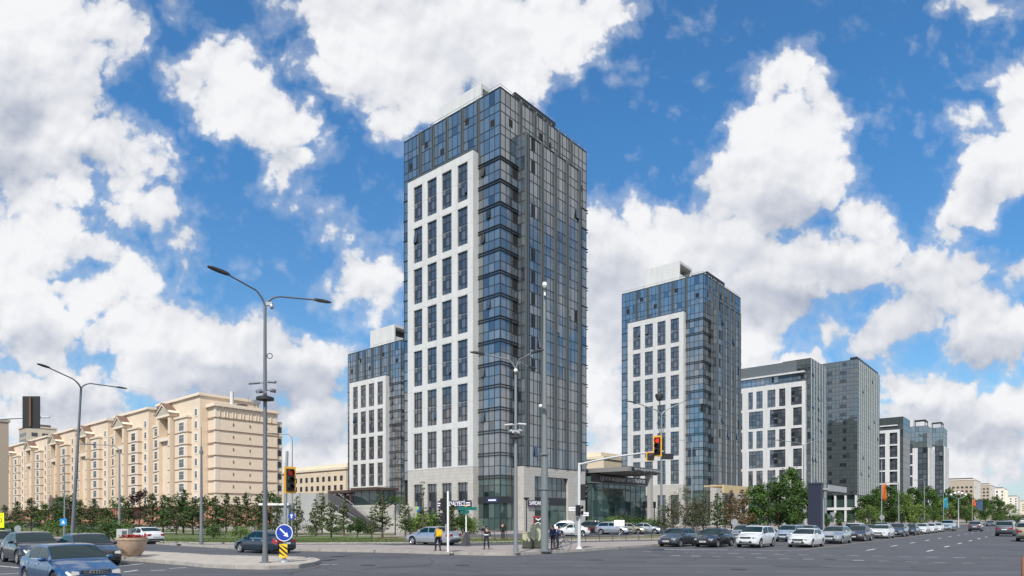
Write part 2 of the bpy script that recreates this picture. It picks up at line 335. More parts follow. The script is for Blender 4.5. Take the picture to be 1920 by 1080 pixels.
def paver_mat():
    m = mat('paving', (.30,.265,.25), .85, var=.12, vscale=.7); nt = m.node_tree; N = nt.nodes; L = nt.links; p = N['Principled BSDF']
    tc = N.new('ShaderNodeTexCoord'); b = N.new('ShaderNodeTexBrick'); b.inputs['Scale'].default_value = 2.2; b.inputs['Mortar Size'].default_value = .012
    b.inputs['Color1'].default_value = (1,1,1,1); b.inputs['Color2'].default_value = (.86,.84,.84,1); b.inputs['Mortar'].default_value = (.6,.6,.6,1)
    L.new(tc.outputs['Object'], b.inputs['Vector']); src = p.inputs['Base Color'].links[0].from_socket
    x = N.new('ShaderNodeMix'); x.data_type = 'RGBA'; x.blend_type = 'MULTIPLY'; x.inputs[0].default_value = 1; L.new(src, x.inputs[6]); L.new(b.outputs[0], x.inputs[7]); L.new(x.outputs[2], p.inputs['Base Color'])
    return m
paving = paver_mat()
kerb_m = mat('kerb_stone', (.33,.31,.28), .85, var=.2, vscale=2)
KH = .14
KL = [(-260,998.5),(-120,1001),(0,1006),(110,1009.5),(222,1014),(315,1022),(448,1030),(600,1034),(754,1037),(860,1040.5),(915,1041.8),(962,1042),(1018,1038.5),(1095,1034),(1220,1024.5)]
K = [G(*p) for p in KL]
far1 = K[-1] + RV * 1500; far2 = far1 + LV * 500; far3 = K[0] + LV * 120 + RV * 250
pv = MB(); pv.prism([(p.x, p.y) for p in K + [far1, far2, far3]], -.02, KH); struct(pv.build('pavement', paving, fix=True))
def kerb(pts, name='kerb', w=.22, h=KH + .03, side=1):
    mb = MB()
    for a, b in zip(pts, pts[1:]):
        a = Vector((a[0], a[1], 0)); b = Vector((b[0], b[1], 0)); L_ = (b - a).length
        d = (b - a) / L_; n = Vector((-d.y, d.x, 0)) * side; k = max(1, min(60, int(L_ / 1.0)))
        for i in range(k):
            p = a + d * (L_ * i / k + .008); q = a + d * (L_ * (i + 1) / k - .008); r_ = [p - n * .02, q - n * .02, q + n * w, p + n * w]
            if side < 0: r_ = r_[::-1]
            mb.prism([(t.x, t.y) for t in r_], -.02, h + random.uniform(-.006, .006))
    return struct(mb.build(name, kerb_m, fix=True))
kerb(K + [K[-1] + RV * 60, K[-1] + RV * 400])
grass_m = mat('grass', (.050,.085,.018), .95, col2=(.115,.14,.040), vscale=.9, bump=1.0, bscale=30)
dry_m = mat('dry_grass', (.10,.10,.040), .95, col2=(.19,.16,.085), vscale=1.3, bump=.8, bscale=30)
def pxs(lst, z=KH): return [G(a, b, z) for a, b in lst]
lawnA = pxs([(-300,1000),(0,1004.5),(120,1007),(222,1011.5),(300,1016.5),(380,1019),(560,1019.2),(700,1018.6),(700,1005.8),(560,1004.5),(300,999),(0,993),(-300,990)])
sheet('lawn', lawnA, KH + .02, grass_m)
sheet('lawn', pxs([(700,1018.6),(860,1018),(1000,1016),(1000,1009),(860,1007),(700,1005.8)]), KH + .02, dry_m)
sheet('lawn', pxs([(-300,989),(300,997),(560,1003),(740,1004),(740,1000.5),(560,999),(300,992),(-300,985)]), KH + .02, grass_m)
sheet('lawn', pxs([(1060,1013.5),(1245,1010.5),(1245,1005.5),(1060,1008.5)]), KH + .02, dry_m)
sheet('service_road', pxs([(330,1020.3),(560,1020.8),(860,1020.6),(1000,1018.5),(1250,1013.2),(1250,1011.5),(1000,1016.6),(860,1018.9),(560,1020.1),(330,1019.5)]), KH + .012, asph)
sheet('service_road', pxs([(700,1021),(860,1024),(1010,1020.5),(1010,1017.8),(860,1018.7),(700,1019.3)]), KH + .008, asph)
lot = [K[-1] + RV * t + LV * o for t, o in ((0, 14), (60, 14), (60, 30), (-14, 30), (-14, 14))]
sheet('car_park', [tuple(p) for p in lot], KH + .006, asph)
kerb([tuple(G(a, b, KH)) for a, b in ((300,1017),(380,1019.4),(560,1019.7),(860,1018.5),(1000,1016.2))], w=.25, h=KH + .10)
kerb([tuple(G(a, b, KH)) for a, b in ((1055,1014.3),(1248,1011))], w=.2, h=KH + .10)
# street-side lawn in front of the avenue buildings
lw = [K[-1] + RV * t + LV * o for t, o in ((22, 5), (420, 5), (420, 13), (22, 13))]
sheet('lawn', [tuple(p) for p in lw], KH + .02, grass_m)
# traffic island
isl_paving = mat('island_paving', (.36,.325,.285), .85, var=.14, vscale=1.4)
IS = [(214,1049),(262,1053),(318,1058),(345,1060),(380,1064),(440,1067),(506,1068),(560,1065.5),(590,1060),(600,1055.5),(588,1051),(540,1048.5),(470,1047.5),(400,1046),(330,1041),(270,1038),(222,1038)]
IP = [G(*p) for p in IS]
ib = MB(); ib.prism([(p.x, p.y) for p in IP], -.02, KH); struct(ib.build('traffic_island', isl_paving, fix=True))
kerb(IP + [IP[0]], w=.2)
# ------------------------------------------------------------------ painted markings
line_m = mat('road_paint', (.50,.50,.49), .8, col2=(.15,.15,.16), vscale=3.0)
line_b = mat('fresh_road_paint', (.66,.66,.64), .8, col2=(.40,.40,.39), vscale=5.0)
yel_m = mat('worn_yellow_paint', (.30,.24,.13), .85, col2=(.12,.115,.10), vscale=2.0)
def stripe(mb, a, b, w, z=.005):
    a = Vector((a[0], a[1], 0)); b = Vector((b[0], b[1], 0)); d = (b - a).normalized(); n = Vector((-d.y, d.x, 0)) * w / 2
    mb.add([(*(a-n)[:2], z), (*(b-n)[:2], z), (*(b+n)[:2], z), (*(a+n)[:2], z)], [(0,1,2,3)])
m1 = MB(); m2 = MB(); my = MB()
def dashes(p0, p1, n, fill, w, mb=None, drop=0):
    a = G(*p0); b = G(*p1)
    for i in range(n):
        if random.random() < drop: continue
        (mb or random.choice((m1, m1, m2))) ; stripe(mb or random.choice((m1, m2)), a.lerp(b, i / n), a.lerp(b, (i + fill) / n), w)
dashes((1205,1034.5), (1895,1047.5), 15, .45, .16); dashes((1220,1040.5), (1860,1057.5), 14, .45, .18)
stripe(m2, G(1245,1030.3), G(1365,1031), .22); stripe(m1, G(1375,1031.2), G(1500,1032.5), .22)
stripe(my, G(1500,1031.5), G(1717,1005.2), .22); stripe(my, G(1717,1005.2), G(1717,1005.2) + RV * 90, .2)
for base, k, mb in ((G(1738,1034), 14, m2), (G(1625,1032), 14, m2)):
    for i in range(k): stripe(mb, base + RV * (i * 8.2), base + RV * (i * 8.2 + 2.6), .16)
for a, b in (((-60,1056),(52,1066)), ((-60,1080),(48,1074)), ((222,1062),(268,1057)), ((232,1073),(258,1069)), ((282,1070),(310,1069)), ((600,1059),(634,1058)), ((318,1066),(350,1064)), ((-40,1038),(6,1039))):
    stripe(m2, G(*a), G(*b), .14)
m1.build('lane_marking', line_m); m2.build('lane_marking', line_b); my.build('yellow_line', yel_m)
for o in scene.objects:
    if o.name.startswith(('lane_marking', 'yellow_line')): o['kind'] = 'structure'
# patches and a few manholes in the tarmac
patch_m = mat('tarmac_patch', (.055,.057,.066), .9, var=.2, vscale=4)
for i, (px, py, w, h, a) in enumerate(((760,1062,2.4,1.1,.2),(1150,1052,3.4,.8,-.3),(1500,1062,2.2,1.4,.1),(700,1046,4,.6,.1),(1740,1070,1.4,1.4,.4))):
    c = G(px, py); ca, sa = math.cos(a), math.sin(a)
    sheet('tarmac_patch', [(c.x + ca*x - sa*y, c.y + sa*x + ca*y) for x, y in ((-w/2,-h/2),(w/2,-h/2),(w/2,h/2),(-w/2,h/2))], .004, patch_m)

crack_m = mat('tar_seal', (.022,.022,.025), .6); rc = random.Random(12); mb = MB()
for k in range(26):                        # tar-sealed cracks wandering over the junction
    x, y = rc.uniform(-12, 34), rc.uniform(23, 42); a = rc.choice((STREET, STREET + math.pi / 2)) + rc.uniform(-.3, .3)
    for i in range(rc.randint(8, 26)):
        nx, ny = x + math.cos(a) * .45, y + math.sin(a) * .45; stripe(mb, (x, y), (nx, ny), rc.uniform(.02, .05), .0065 + .0001 * k); x, y = nx, ny; a += rc.uniform(-.35, .35)
o = mb.build('crack_seal', crack_m); o['kind'] = 'structure'
for i, (px, py) in enumerate(((1118,1050),(866,1060),(1560,1049),(690,1060),(1385,1068))):
    c = G(px, py); b = MB(); b.lathe([(.36, .0), (.36, .012), (.30, .014), (0, .012)], 20); m_ = b.build('manhole_cover', mat('cast_iron', (.045,.043,.042), .7, .3, bump=.5, bscale=25)); m_.location = (c.x, c.y, 0)
    tag(m_, ('dark manhole cover in the road below the signal mast', 'dark manhole cover in the road below the street name post', 'dark manhole cover among the dashed lines near the head of the queue', 'dark manhole cover in the road right of the traffic island tip', 'dark manhole cover nearest the bottom edge of the photo')[i], 'manhole cover', 'manhole covers')
# ------------------------------------------------------------------ glass towers
gl_tower = glass('tower_glass', (.020,.026,.032), (.062,.078,.092), (.17,.195,.21), ior=2.65, palef=.10, darkf=.07)
gl_blue = glass('upper_glass', (.022,.033,.045), (.060,.092,.128), (.14,.19,.23), ior=2.6, palef=.06, darkf=.06)  # bluer pane colours paint in the reflected sky
gl_win = glass('window_glass', (.016,.019,.024), (.048,.055,.066), (.15,.16,.17), ior=2.1, palef=.06, darkf=.18, mk=1.25)
gl_shop = glass('shop_glass', (.012,.022,.022), (.035,.060,.056), (.10,.16,.14), ior=1.9, palef=.12)
gl_pale = glass('pale_tower_glass', (.05,.06,.065), (.095,.115,.12), (.13,.155,.16), ior=2.4, palef=.05, darkf=.03, mk=1.12)
gl_grey = glass('dark_tower_glass', (.04,.05,.055), (.062,.074,.078), (.085,.10,.105), ior=2.1, palef=.04, darkf=.03, mk=1.12)
band_m = mat('dark_band', (.030,.035,.040), .4, .2)
roof_m = mat('roof_gravel', (.28,.27,.26), .9)
black_m = mat('black_steel', (.02,.021,.024), .5, .3)
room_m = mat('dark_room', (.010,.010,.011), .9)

def bx(mb, plane, p0, p1, u0, u1, z0, z1):
    return mb.box(p0, p1, u0, u1, z0, z1) if plane == 'L' else mb.box(u0, u1, p0, p1, z0, z1)
def pq(mb, plane, p, u0, u1, z0, z1):
    if plane == 'L': return mb.quad((p, u1, z0), (p, u0, z0), (p, u0, z1), (p, u1, z1))
    return mb.quad((u0, p, z0), (u1, p, z0), (u1, p, z1), (u0, p, z1))
def cuts(a, b, step):
    n = max(1, round((b - a) / step)); return [a + (b - a) * i / n for i in range(n + 1)]
def curtain(root, plane, p, uc, zc, gm, hw=.045, proud=.05, name='glazing', skip=None, hz=None):
    g = MB(); m = MB(); hz = hz or hw
    for i in range(len(uc) - 1):
        for j in range(len(zc) - 1):
            if skip and skip(uc[i], uc[i+1], zc[j], zc[j+1]): continue
            pq(g, plane, p, uc[i] + .01, uc[i+1] - .01, zc[j] + .01, zc[j+1] - .01)
    for u in uc: bx(m, plane, p - proud, p + .04, u - hw, u + hw, zc[0], zc[-1])
    for z in zc: bx(m, plane, p - proud + .004, p + .036, uc[0], uc[-1], z - hz, z + hz)
    g.build(name, gm, root); m.build('mullions', dark_metal, root)
def floor_rows(z0, n, fh, low=.36):
    out = []
    for k in range(n): out += [z0 + k * fh, z0 + k * fh + fh * low]
    return out + [z0 + n * fh]
def window_mesh(plane, w, h, cols, rows):
    """frame bars + panes, origin at the lower-left corner (u = 0, z = 0), plane at p = 0"""
    f = MB(); g = MB(); t = .05
    for i in range(len(cols)): bx(f, plane, -.06, .05, cols[i] * w - t, cols[i] * w + t, 0, h)
    for j in range(len(rows)): bx(f, plane, -.055, .045, 0, w, rows[j] * h - t, rows[j] * h + t)
    for i in range(len(cols) - 1):
        for j in range(len(rows) - 1):
            pq(g, plane, 0, cols[i] * w + .01, cols[i+1] * w - .01, rows[j] * h + .01, rows[j+1] * h - .01)
    return f, g
def place_windows(root, plane, p, spots, w, h, cols, rows, gm=None, fm=None, panes=True):
    first = None
    for (u, z) in spots:
        if first is None:
            f, g = window_mesh(plane, w, h, cols, rows); first = f.build('window', fm or dark_metal, root)
            if panes: g.build('pane', gm or gl_win, first)
            else:
                g.build('pane', gm or gl_win, first)
            o = first
        else:
            o = copy_tree(first, root)
        o.location = (p, u, z) if plane == 'L' else (u, p, z)
def grid_wall(root, plane, p0, p1, ua, ub, za, zb, holes_u, holes_z, m, name='wall', joints=None):
    """a slab with rectangular openings: piers between the columns, beams between the rows"""
    mb = MB(); hu = sorted(holes_u); hz = sorted(holes_z)
    u = ua
    for (a, b) in hu + [(ub, ub)]:
        if a > u: bx(mb, plane, p0, p1, u, a, za, zb)
        if b > a:
            z = za
            for (c, d) in hz + [(zb, zb)]:
                if c > z: bx(mb, plane, p0 + .003, p1 - .003, a, b, z, c)
                z = d
        u = b
    o = mb.build(name, m, root)
    if joints:
        j = MB()
        for z in joints: bx(j, plane, p0 - .004, p0 + .01, ua, ub, z - .018, z + .018)
        jo = j.build('joint_lines', white_joint, o)
    return o
def casement(root, plane, p, u, z, w=.9, h=1.5, m=None):      # a window leaf tipped open, and the dark gap behind it
    g = MB()
    if plane == 'L': g.poly([(p - .03, u, z + h), (p - .03, u + w, z + h), (p - .27, u + w, z + .05), (p - .27, u, z + .05)], (-.04, 0, .01))
    else: g.poly([(u, p - .03, z + h), (u + w, p - .03, z + h), (u + w, p - .27, z + .05), (u, p - .27, z + .05)], (0, -.04, .01))
    o = g.build('open_casement', m or gl_win, root, fix=True)
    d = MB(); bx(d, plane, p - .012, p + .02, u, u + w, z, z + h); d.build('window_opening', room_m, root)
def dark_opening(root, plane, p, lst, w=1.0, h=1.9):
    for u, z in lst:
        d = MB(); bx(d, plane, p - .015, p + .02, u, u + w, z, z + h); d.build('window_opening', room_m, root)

FH = 3.615
def tower_a(loc, nrows, label, group, full=True, seed=1, base_h=10.6, blue=gl_blue, W=23.35, D=24.16, lettered=False):
    """residential tower: white frame of paired storeys on the left face, glazed corner bay, pilastered slab on the right"""
    rnd = random.Random(seed)
    t = thing('glass_tower', loc, STREET, label, 'tower', group)
    top_w = base_h + nrows * 2 * FH                      # top of the framed windows
    cb = base_h + 1.6                                    # corner-bay storeys start
    zt = top_w - 1.6 + 3 * FH                             # roof line
    zc = zt - 3 * FH                                     # foot of the crown
    nb = nrows * 2
    core = MB(); core.box(.15, D, .15, W, 0, zt - .3); core.build('wall', room_m, t)
    back = MB(); back.box(D + .002, D + .2, .1, W, 0, zt); back.box(0.1, D, W + .002, W + .2, 0, zt); back.build('rear_wall', pil_metal, t)
    # crown, left face
    P_ = [4.65, 8.33, 12.04, 15.51, 18.85]
    bays = [0] + P_ + [W]; uc = []
    for a, b in zip(bays, bays[1:]): uc += cuts(a, b, 1.15)[:-1]
    uc.append(W); zr = floor_rows(zc, 3, FH, .38)
    curtain(t, 'L', 0, uc, zr, blue)
    pm = MB()
    for u in P_:
        for s in (-.32, .14): bx(pm, 'L', -.28, .05, u + s, u + s + .2, zc - (.0 if u > 5 else 0), zt + .05)
    pm.build('pilasters', pil_metal, t)
    # crown and body, right face
    Q_ = [4.88, 8.67, 12.06, 15.46, 19.19]
    bays = [0] + Q_ + [D]; uc = []
    for a, b in zip(bays, bays[1:]): uc += cuts(a, b, 1.15)[:-1]
    uc.append(D); curtain(t, 'R', 0, uc, zr, gl_tower if full else blue)
    pm = MB()
    for u in Q_:
        for s in (-.32, .14): bx(pm, 'R', -.28, .05, u + s, u + s + .2, zc - 6, zt + .05)
    pm.build('pilasters', pil_metal, t)
    # corner bay with a double band at every storey
    zb = zc - nb * FH; zr = floor_rows(zb, nb, FH, .42)
    shop_z = [0.15, 2.2, 4.6, 5.6, 5.6 + (zb - 5.6) * .55, zb]
    curtain(t, 'L', 0, cuts(0, 4.9, 1.2), zr, gl_tower); curtain(t, 'R', 0, cuts(0, 4.2, 1.35), zr, gl_tower)
    curtain(t, 'L', 0.01, cuts(0, 4.9, 1.2), shop_z, gl_shop, name='shopfront'); curtain(t, 'R', 0.01, cuts(0, 4.2, 1.35), shop_z, gl_shop, name='shopfront')
    bm = MB()
    for k in range(nb + 1):
        z = zc - k * FH
        for dz in (0, -.42):
            bm.box(-.16, .02, -.16, 4.9, z + dz - .07, z + dz + .07); bm.box(.02, 4.3, -.16, .02, z + dz - .068, z + dz + .068)
            if dz == 0: bm.box(-.12, .02, 20.95, W + .14, z - .07, z + .07); bm.box(21.2, D + .14, -.14, .02, z - .07, z + .07); None
            if dz == 0: bm.box(D + .141, D + .36, -.2, 1.0, z - .55, z - .43); bm.box(D + .141, D + .36, -.2, 1.0, z - .06, z + .06)
    bm.box(-.12, .02, -.12, 4.85, 4.55, 5.55); bm.box(.02, 4.25, -.12, .02, 4.56, 5.54)
    bm.box(-.07, .07, -.07, .07, 0, zt)
    bm.build('storey_bands', band_m, t)
    for k in range(nb):                                   # flat dark panels that paint the shaded loggias where the bay meets the slab
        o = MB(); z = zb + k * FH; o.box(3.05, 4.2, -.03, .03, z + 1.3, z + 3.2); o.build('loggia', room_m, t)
    # left strip beyond the frame
    curtain(t, 'L', 0, [20.9, 22.1, W], floor_rows(zb, nb, FH, .42), gl_tower)
    # slab on the right face
    sp = -1.55; s0, s1 = 4.35, 20.0; st = zc + 5.0
    sl_ = MB(); sl_.box(s0 + .03, s1 - .03, sp + .06, -.02, base_h, st - .1); sl_.build('bay_core', room_m, t)
    bays = [s0, 8.65, 12.36, 15.79, 19.55]; uc = []
    for a, b in zip(bays, bays[1:]): uc += cuts(a, b, 1.15)[:-1]
    uc += [19.55, s1]
    n2 = int((st - base_h) / FH); zz = floor_rows(st - n2 * FH, n2, FH, .40)
    if zz[0] > base_h + .2: zz = [base_h + .1] + zz
    curtain(t, 'R', sp, uc, zz, gl_tower)
    g = MB(); m = MB()                                    # its glazed flank
    for j in range(len(zz) - 1):
        for a, b in ((sp + .05, sp + .8), (sp + .82, -.02)):
            g.quad((s0, b, zz[j] + .02), (s0, a, zz[j] + .02), (s0, a, zz[j+1] - .02), (s0, b, zz[j+1] - .02))
        m.box(s0 - .04, s0 + .03, sp, -.02, zz[j] - .04, zz[j] + .04)
    m.box(s0 - .05, s0 + .02, sp + .76, sp + .86, zz[0], zz[-1])
    g.build('bay_flank', gl_tower, t); m.build('flank_mullions', dark_metal, t)
    pm = MB()
    for u in (s0 + .25, 8.65, 12.36, 15.79, 19.55):
        for s in (-.32, .14): bx(pm, 'R', sp - .30, sp + .05, u + s, u + s + .2, base_h + .1, st + .15)
    bx(pm, 'R', sp - .12, -.02, s0 - .05, s1, st, st + .16)
    pm.build('pilasters', pil_metal, t)
    # right-hand strip
    curtain(t, 'R', 0, [20.0, 21.3, 22.7, D], floor_rows(zb, nb, FH, .42), gl_tower)
    curtain(t, 'R', 0, [20.0, 21.3, 22.7, D], [0.2, 3.4, 6.5, zb], gl_shop)
    # white frame
    fp = -1.3; ua, ub = 4.73, 20.85
    hu = [(5.97, 8.31), (9.7, 12.07), (13.34, 15.72), (17.0, 19.25)]
    hz = [(base_h + .10 + k * 2 * FH + .12, base_h + .10 + k * 2 * FH + 6.28) for k in range(nrows)]
    joints = []
    for a, b in hz: joints += [b + .12, a + 3.1]
    fr = grid_wall(t, 'L', fp, fp + .6, ua, ub, base_h, top_w + .6, hu, hz, white_clad, 'white_frame', joints)
    rs = MB(); rs.box(fp + .602, .0, ua, ua + .4, base_h, top_w + .59); rs.box(fp + .602, .0, ub - .4, ub, base_h, top_w + .59); rs.box(fp + .602, 0, ua + .4, ub - .4, top_w + .2, top_w + .59)
    rs.build('frame_return', white_clad, t)
    cp = MB(); cp.box(fp - .08, .0, ua - .05, ub + .05, top_w + .6, top_w + .74); cp.build('coping', pil_metal, t)
    ww = 2.36
    for (a, b) in hu:
        place_windows(t, 'L', fp + .28, [(a, z0) for z0, z1 in hz], b - a, hz[0][1] - hz[0][0], [0, .30, .68, 1], [0, .16, .40, .56, .80, 1])
    # dark panes and tipped casements
    for k in range(4 if full else 2):
        casement(t, 'L', fp + .2, rnd.choice(hu)[0] + rnd.choice((.1, 1.5)), rnd.choice(hz)[0] + rnd.choice((3.6, 1.1)), .72, 1.5)
    for k in range(9 if full else 4): casement(t, 'L', 0, 3.3 + rnd.choice((0, -1.2)), zb + rnd.randrange(nb) * FH + 1.5, .8, 1.6)
    for k in range(5): casement(t, 'R', sp, rnd.choice(uc[1:-2]) + .08, zz[0] + rnd.randrange(n2) * FH + 1.6, .95, 1.7)
    dark_opening(t, 'R', sp, [(s0 + 1.55, zz[-1] - FH * (k + 1) + 1.5) for k in range(n2 - 2) if rnd.random() < .62], 1.0, 2.0)
    dark_opening(t, 'R', sp, [(18.1, zz[-1] - FH * (k + 1) + 1.5) for k in range(2, n2 - 2) if rnd.random() < .25], .95, 2.0)
    dark_opening(t, 'L', 0, [(1.2, zt - 5.6), (6.9, zt - 3.1), (12.9, zt - 5.9), (17.0, zt - 3.2), (21.0, zt - 5.6)], .9, 1.1)
    dark_opening(t, 'R', 0, [(2.1, zt - 5.2), (10.0, zt - 3.9), (12.5, zt - 4.4), (22.0, zt - 8)], .9, 1.3)
    # stone base
    hb = [(base_h - 6.4, base_h - 2.55)]
    zst = base_h - 2.55
    gw = grid_wall(t, 'L', fp + .02, fp + .62, ua, ub, 0, base_h - .003, hu, [(.5, zst)], stone, 'stone_base', None)
    j = MB()
    for z in [.6 + .55 * i for i in range(int(base_h / .55))]:
        if z > zst + .1:
            bx(j, 'L', fp + .014, fp + .03, ua, ub, z - .012, z + .012)
        else:
            for a, b in zip([ua] + [h[1] for h in hu], [h[0] for h in hu] + [ub]): bx(j, 'L', fp + .014, fp + .03, a, b, z - .012, z + .012)
        j.box(fp + .62, -.01, ua - .006, ua + .01, z - .012, z + .012)
    j.build('joint_lines', mat('stone_joint', (.33,.30,.25), .8), gw)
    rb = MB(); rb.box(fp + .622, -.002, ua, ua + .4, 0, base_h - .003); rb.box(fp + .622, -.002, ub - .4, ub, 0, base_h - .003); rb.build('base_return', stone, t)
    for (a, b) in hu:
        place_windows(t, 'L', fp + .34, [(a, .5)], b - a, zst - .5, [0, .34, .68, 1], [0, .33, .47, .62, .80, 1], gl_win)
    # stone portal on the right face
    pp = sp - .12
    q0, q1 = 3.85, 21.4
    mb = MB(); bx(mb, 'R', pp, pp + 1.6, q0, 6.65, 0, base_h - .02); bx(mb, 'R', pp, pp + 1.6, 16.1, 18.6, 0, base_h - .02); bx(mb, 'R', pp + .003, pp + 1.55, 6.65, 16.1, base_h - 1.5, base_h - .023)
    bx(mb, 'R', pp, pp + 1.6, 18.75, q1, 0, base_h - .02)
    po = mb.build('stone_portal', stone, t)
    j = MB()
    for z in [.6 + .55 * i for i in range(int(base_h / .55))]:
        bx(j, 'R', pp - .006, pp + .01, q0, 6.65 if z < base_h - 1.5 else 18.6, z - .012, z + .012); bx(j, 'R', pp - .006, pp + .01, 16.1 if z < base_h - 1.5 else 18.59, 18.6, z - .012, z + .012)
    j.build('joint_lines', MATS['stone_joint'], po)
    curtain(t, 'R', pp + .5, cuts(6.65, 16.1, 1.35), [5.6, 6.9, base_h - 1.5], gl_win); curtain(t, 'R', pp + .5, cuts(6.65, 16.1, 2.35), [.15, 3.4, 4.4], gl_shop, name='shopfront')
    b = MB(); bx(b, 'R', pp + .42, pp + .6, 6.65, 16.1, 4.4, 5.6); b.build('fascia', band_m, t)
    # roof: parapet rail, penthouse, pergola
    rf = MB(); rf.box(.1, D, .1, W, zt - .3, zt - .1); rf.build('roof', roof_m, t)
    cp = MB(); cp.box(-.1, .25, -.1, W, zt, zt + .12); cp.box(.25, D, -.1, .25, zt, zt + .12)
    cp.build('coping', pil_metal, t)
    rl = MB(); rl.tube([(.2, W, zt + .75), (.2, .2, zt + .75), (D, .2, zt + .75)], .04, 5)
    for u in cuts(0.3, W - .2, 2.0): rl.tube([(.2, u, zt), (.2, u, zt + .75)], .03, 4)
    for u in cuts(1.3, D - .2, 2.0): rl.tube([(u, .2, zt), (u, .2, zt + .75)], .03, 4)
    rl.build('railing', steel, t)
    ph = MB(); ph.box(5, 5.4, 8.9, 19.7, zt - .1, zt + 7.1); ph.box(5.4, 12.5, 8.9, 19.7, zt + 6.4, zt + 7.1); ph.box(12.1, 12.5, 8.9, 19.7, zt - .1, zt + 6.4)
    ph.box(5.4, 12.1, 19.3, 19.7, zt - .1, zt + 6.4); ph.box(5.4, 12.1, 9.2, 9.6, zt - .1, zt + 3.9)
    ph.build('penthouse', white_clad, t)
    i_ = MB(); i_.box(5.5, 12.0, 12, 19.2, zt, zt + 6.3); i_.build('plant_room', pil_metal, t)
    pg = MB(); pz = zt + 2.45
    pg.box(5.2, 16.4, 1.3, 1.75, pz - .55, pz); pg.box(5.2, 16.4, 5.3, 5.6, pz - .35, pz)
    for u in cuts(5.4, 16.2, 1.35): pg.box(u - .1, u + .1, 1.75, 5.3, pz - .25, pz - .05)
    for u in (5.4, 9, 12.6, 16.1): pg.box(u - .15, u + .15, 1.35, 1.65, zt - .1, pz - .55)
    pg.build('pergola', black_m, t)
    return t, zt
t1, z1 = tower_a(PY(938, 102.7), 7, 'tallest glass tower, white framed on the left with a stone base, on the street corner', 'matching residential towers', seed=3)
t2, z2 = tower_a(PY(1319, 162), 6, 'second tall white framed glass tower, right of the low glass pavilion', 'matching residential towers', seed=5)
t3, z3 = tower_a(PY(752, 170), 4, 'shorter white framed glass tower half hidden behind the left edge of the corner tower', 'matching residential towers', seed=9, full=False)

# signs of the corner tower
sign_w = mat('sign_letters', (.85,.85,.85), .5, emit=.15); sign_d = mat('sign_navy', (.045,.035,.085), .5)
def sign_board(plane, p, u0, u1, z0, z1, txt, bars=True):
    mb = MB(); bx(mb, plane, p - .35, p - .2, u0, u1, z0, z1); bo = mb.build('shop_sign', sign_d, t1)
    mw = Matrix(((0, 0, -1, 0), (-1, 0, 0, 0), (0, 1, 0, 0), (0, 0, 0, 1))) if plane == 'L' else Matrix(((1, 0, 0, 0), (0, 0, -1, 0), (0, 1, 0, 0), (0, 0, 0, 1)))
    uc = (u0 + u1) / 2; mv = Matrix.Translation((p - .37, uc, (z0 + z1) / 2) if plane == 'L' else (uc, p - .37, (z0 + z1) / 2))
    lettering(txt, (z1 - z0) * .95, sign_w, bo, mv @ mw, width=(u1 - u0) * (.66 if bars else .9))
    if bars:
        b = MB()
        for a, c in ((u0 + .1, u0 + 1.1), (u1 - 1.1, u1 - .1)):
            for z in (z0 + .25, z0 + .62): bx(b, plane, p - .38, p - .352, a, c, z, z + .16)
        b.build('sign_stripes', sign_w, bo)
    return bo
sign_board('L', -1.3, 4.9, 12.7, 3.95, 5.05, 'SARDALYECİ')
sign_board('R', -1.67, 4.6, 10.2, 4.1, 5.1, 'SARDALYECİ', False)
b = MB(); bx(b, 'L', -.14, -.10, .6, 2.6, 4.75, 5.35); lo = b.build('shop_sign', mat('sign_blue', (.04,.06,.20), .5), t1)
b = MB(); bx(b, 'L', -.17, -.141, .8, 2.4, 4.95, 5.15); b.build('lettering_bar', sign_w, lo)
# round shop emblem over a white name plate, left window of the base
b = MB(); b.lathe([(0,0),(.62,0),(.62,.12),(0,.12)], 20, (0,0,0), 'x'); e = b.build('shop_emblem', mat('emblem_blue', (.02,.10,.34), .4, emit=.3), t1, fix=True); e.location = (-1.42, 18.1, 3.6)
b = MB(); b.ball((-.03, 0, .28), (.05, .34, .30)); b.build('emblem_leaf', mat('emblem_green', (.22,.50,.10), .4, emit=.3), e)
b = MB(); b.box(-1.42, -1.3, 17.3, 18.9, 2.2, 2.85); e = b.build('name_plate', sign_w, t1)
lettering('KEA', .5, mat('sign_ink', (.03,.10,.30), .5), e, Matrix.Translation((-1.44, 18.1, 2.52)) @ Matrix(((0,0,-1,0),(-1,0,0,0),(0,1,0,0),(0,0,0,1))))
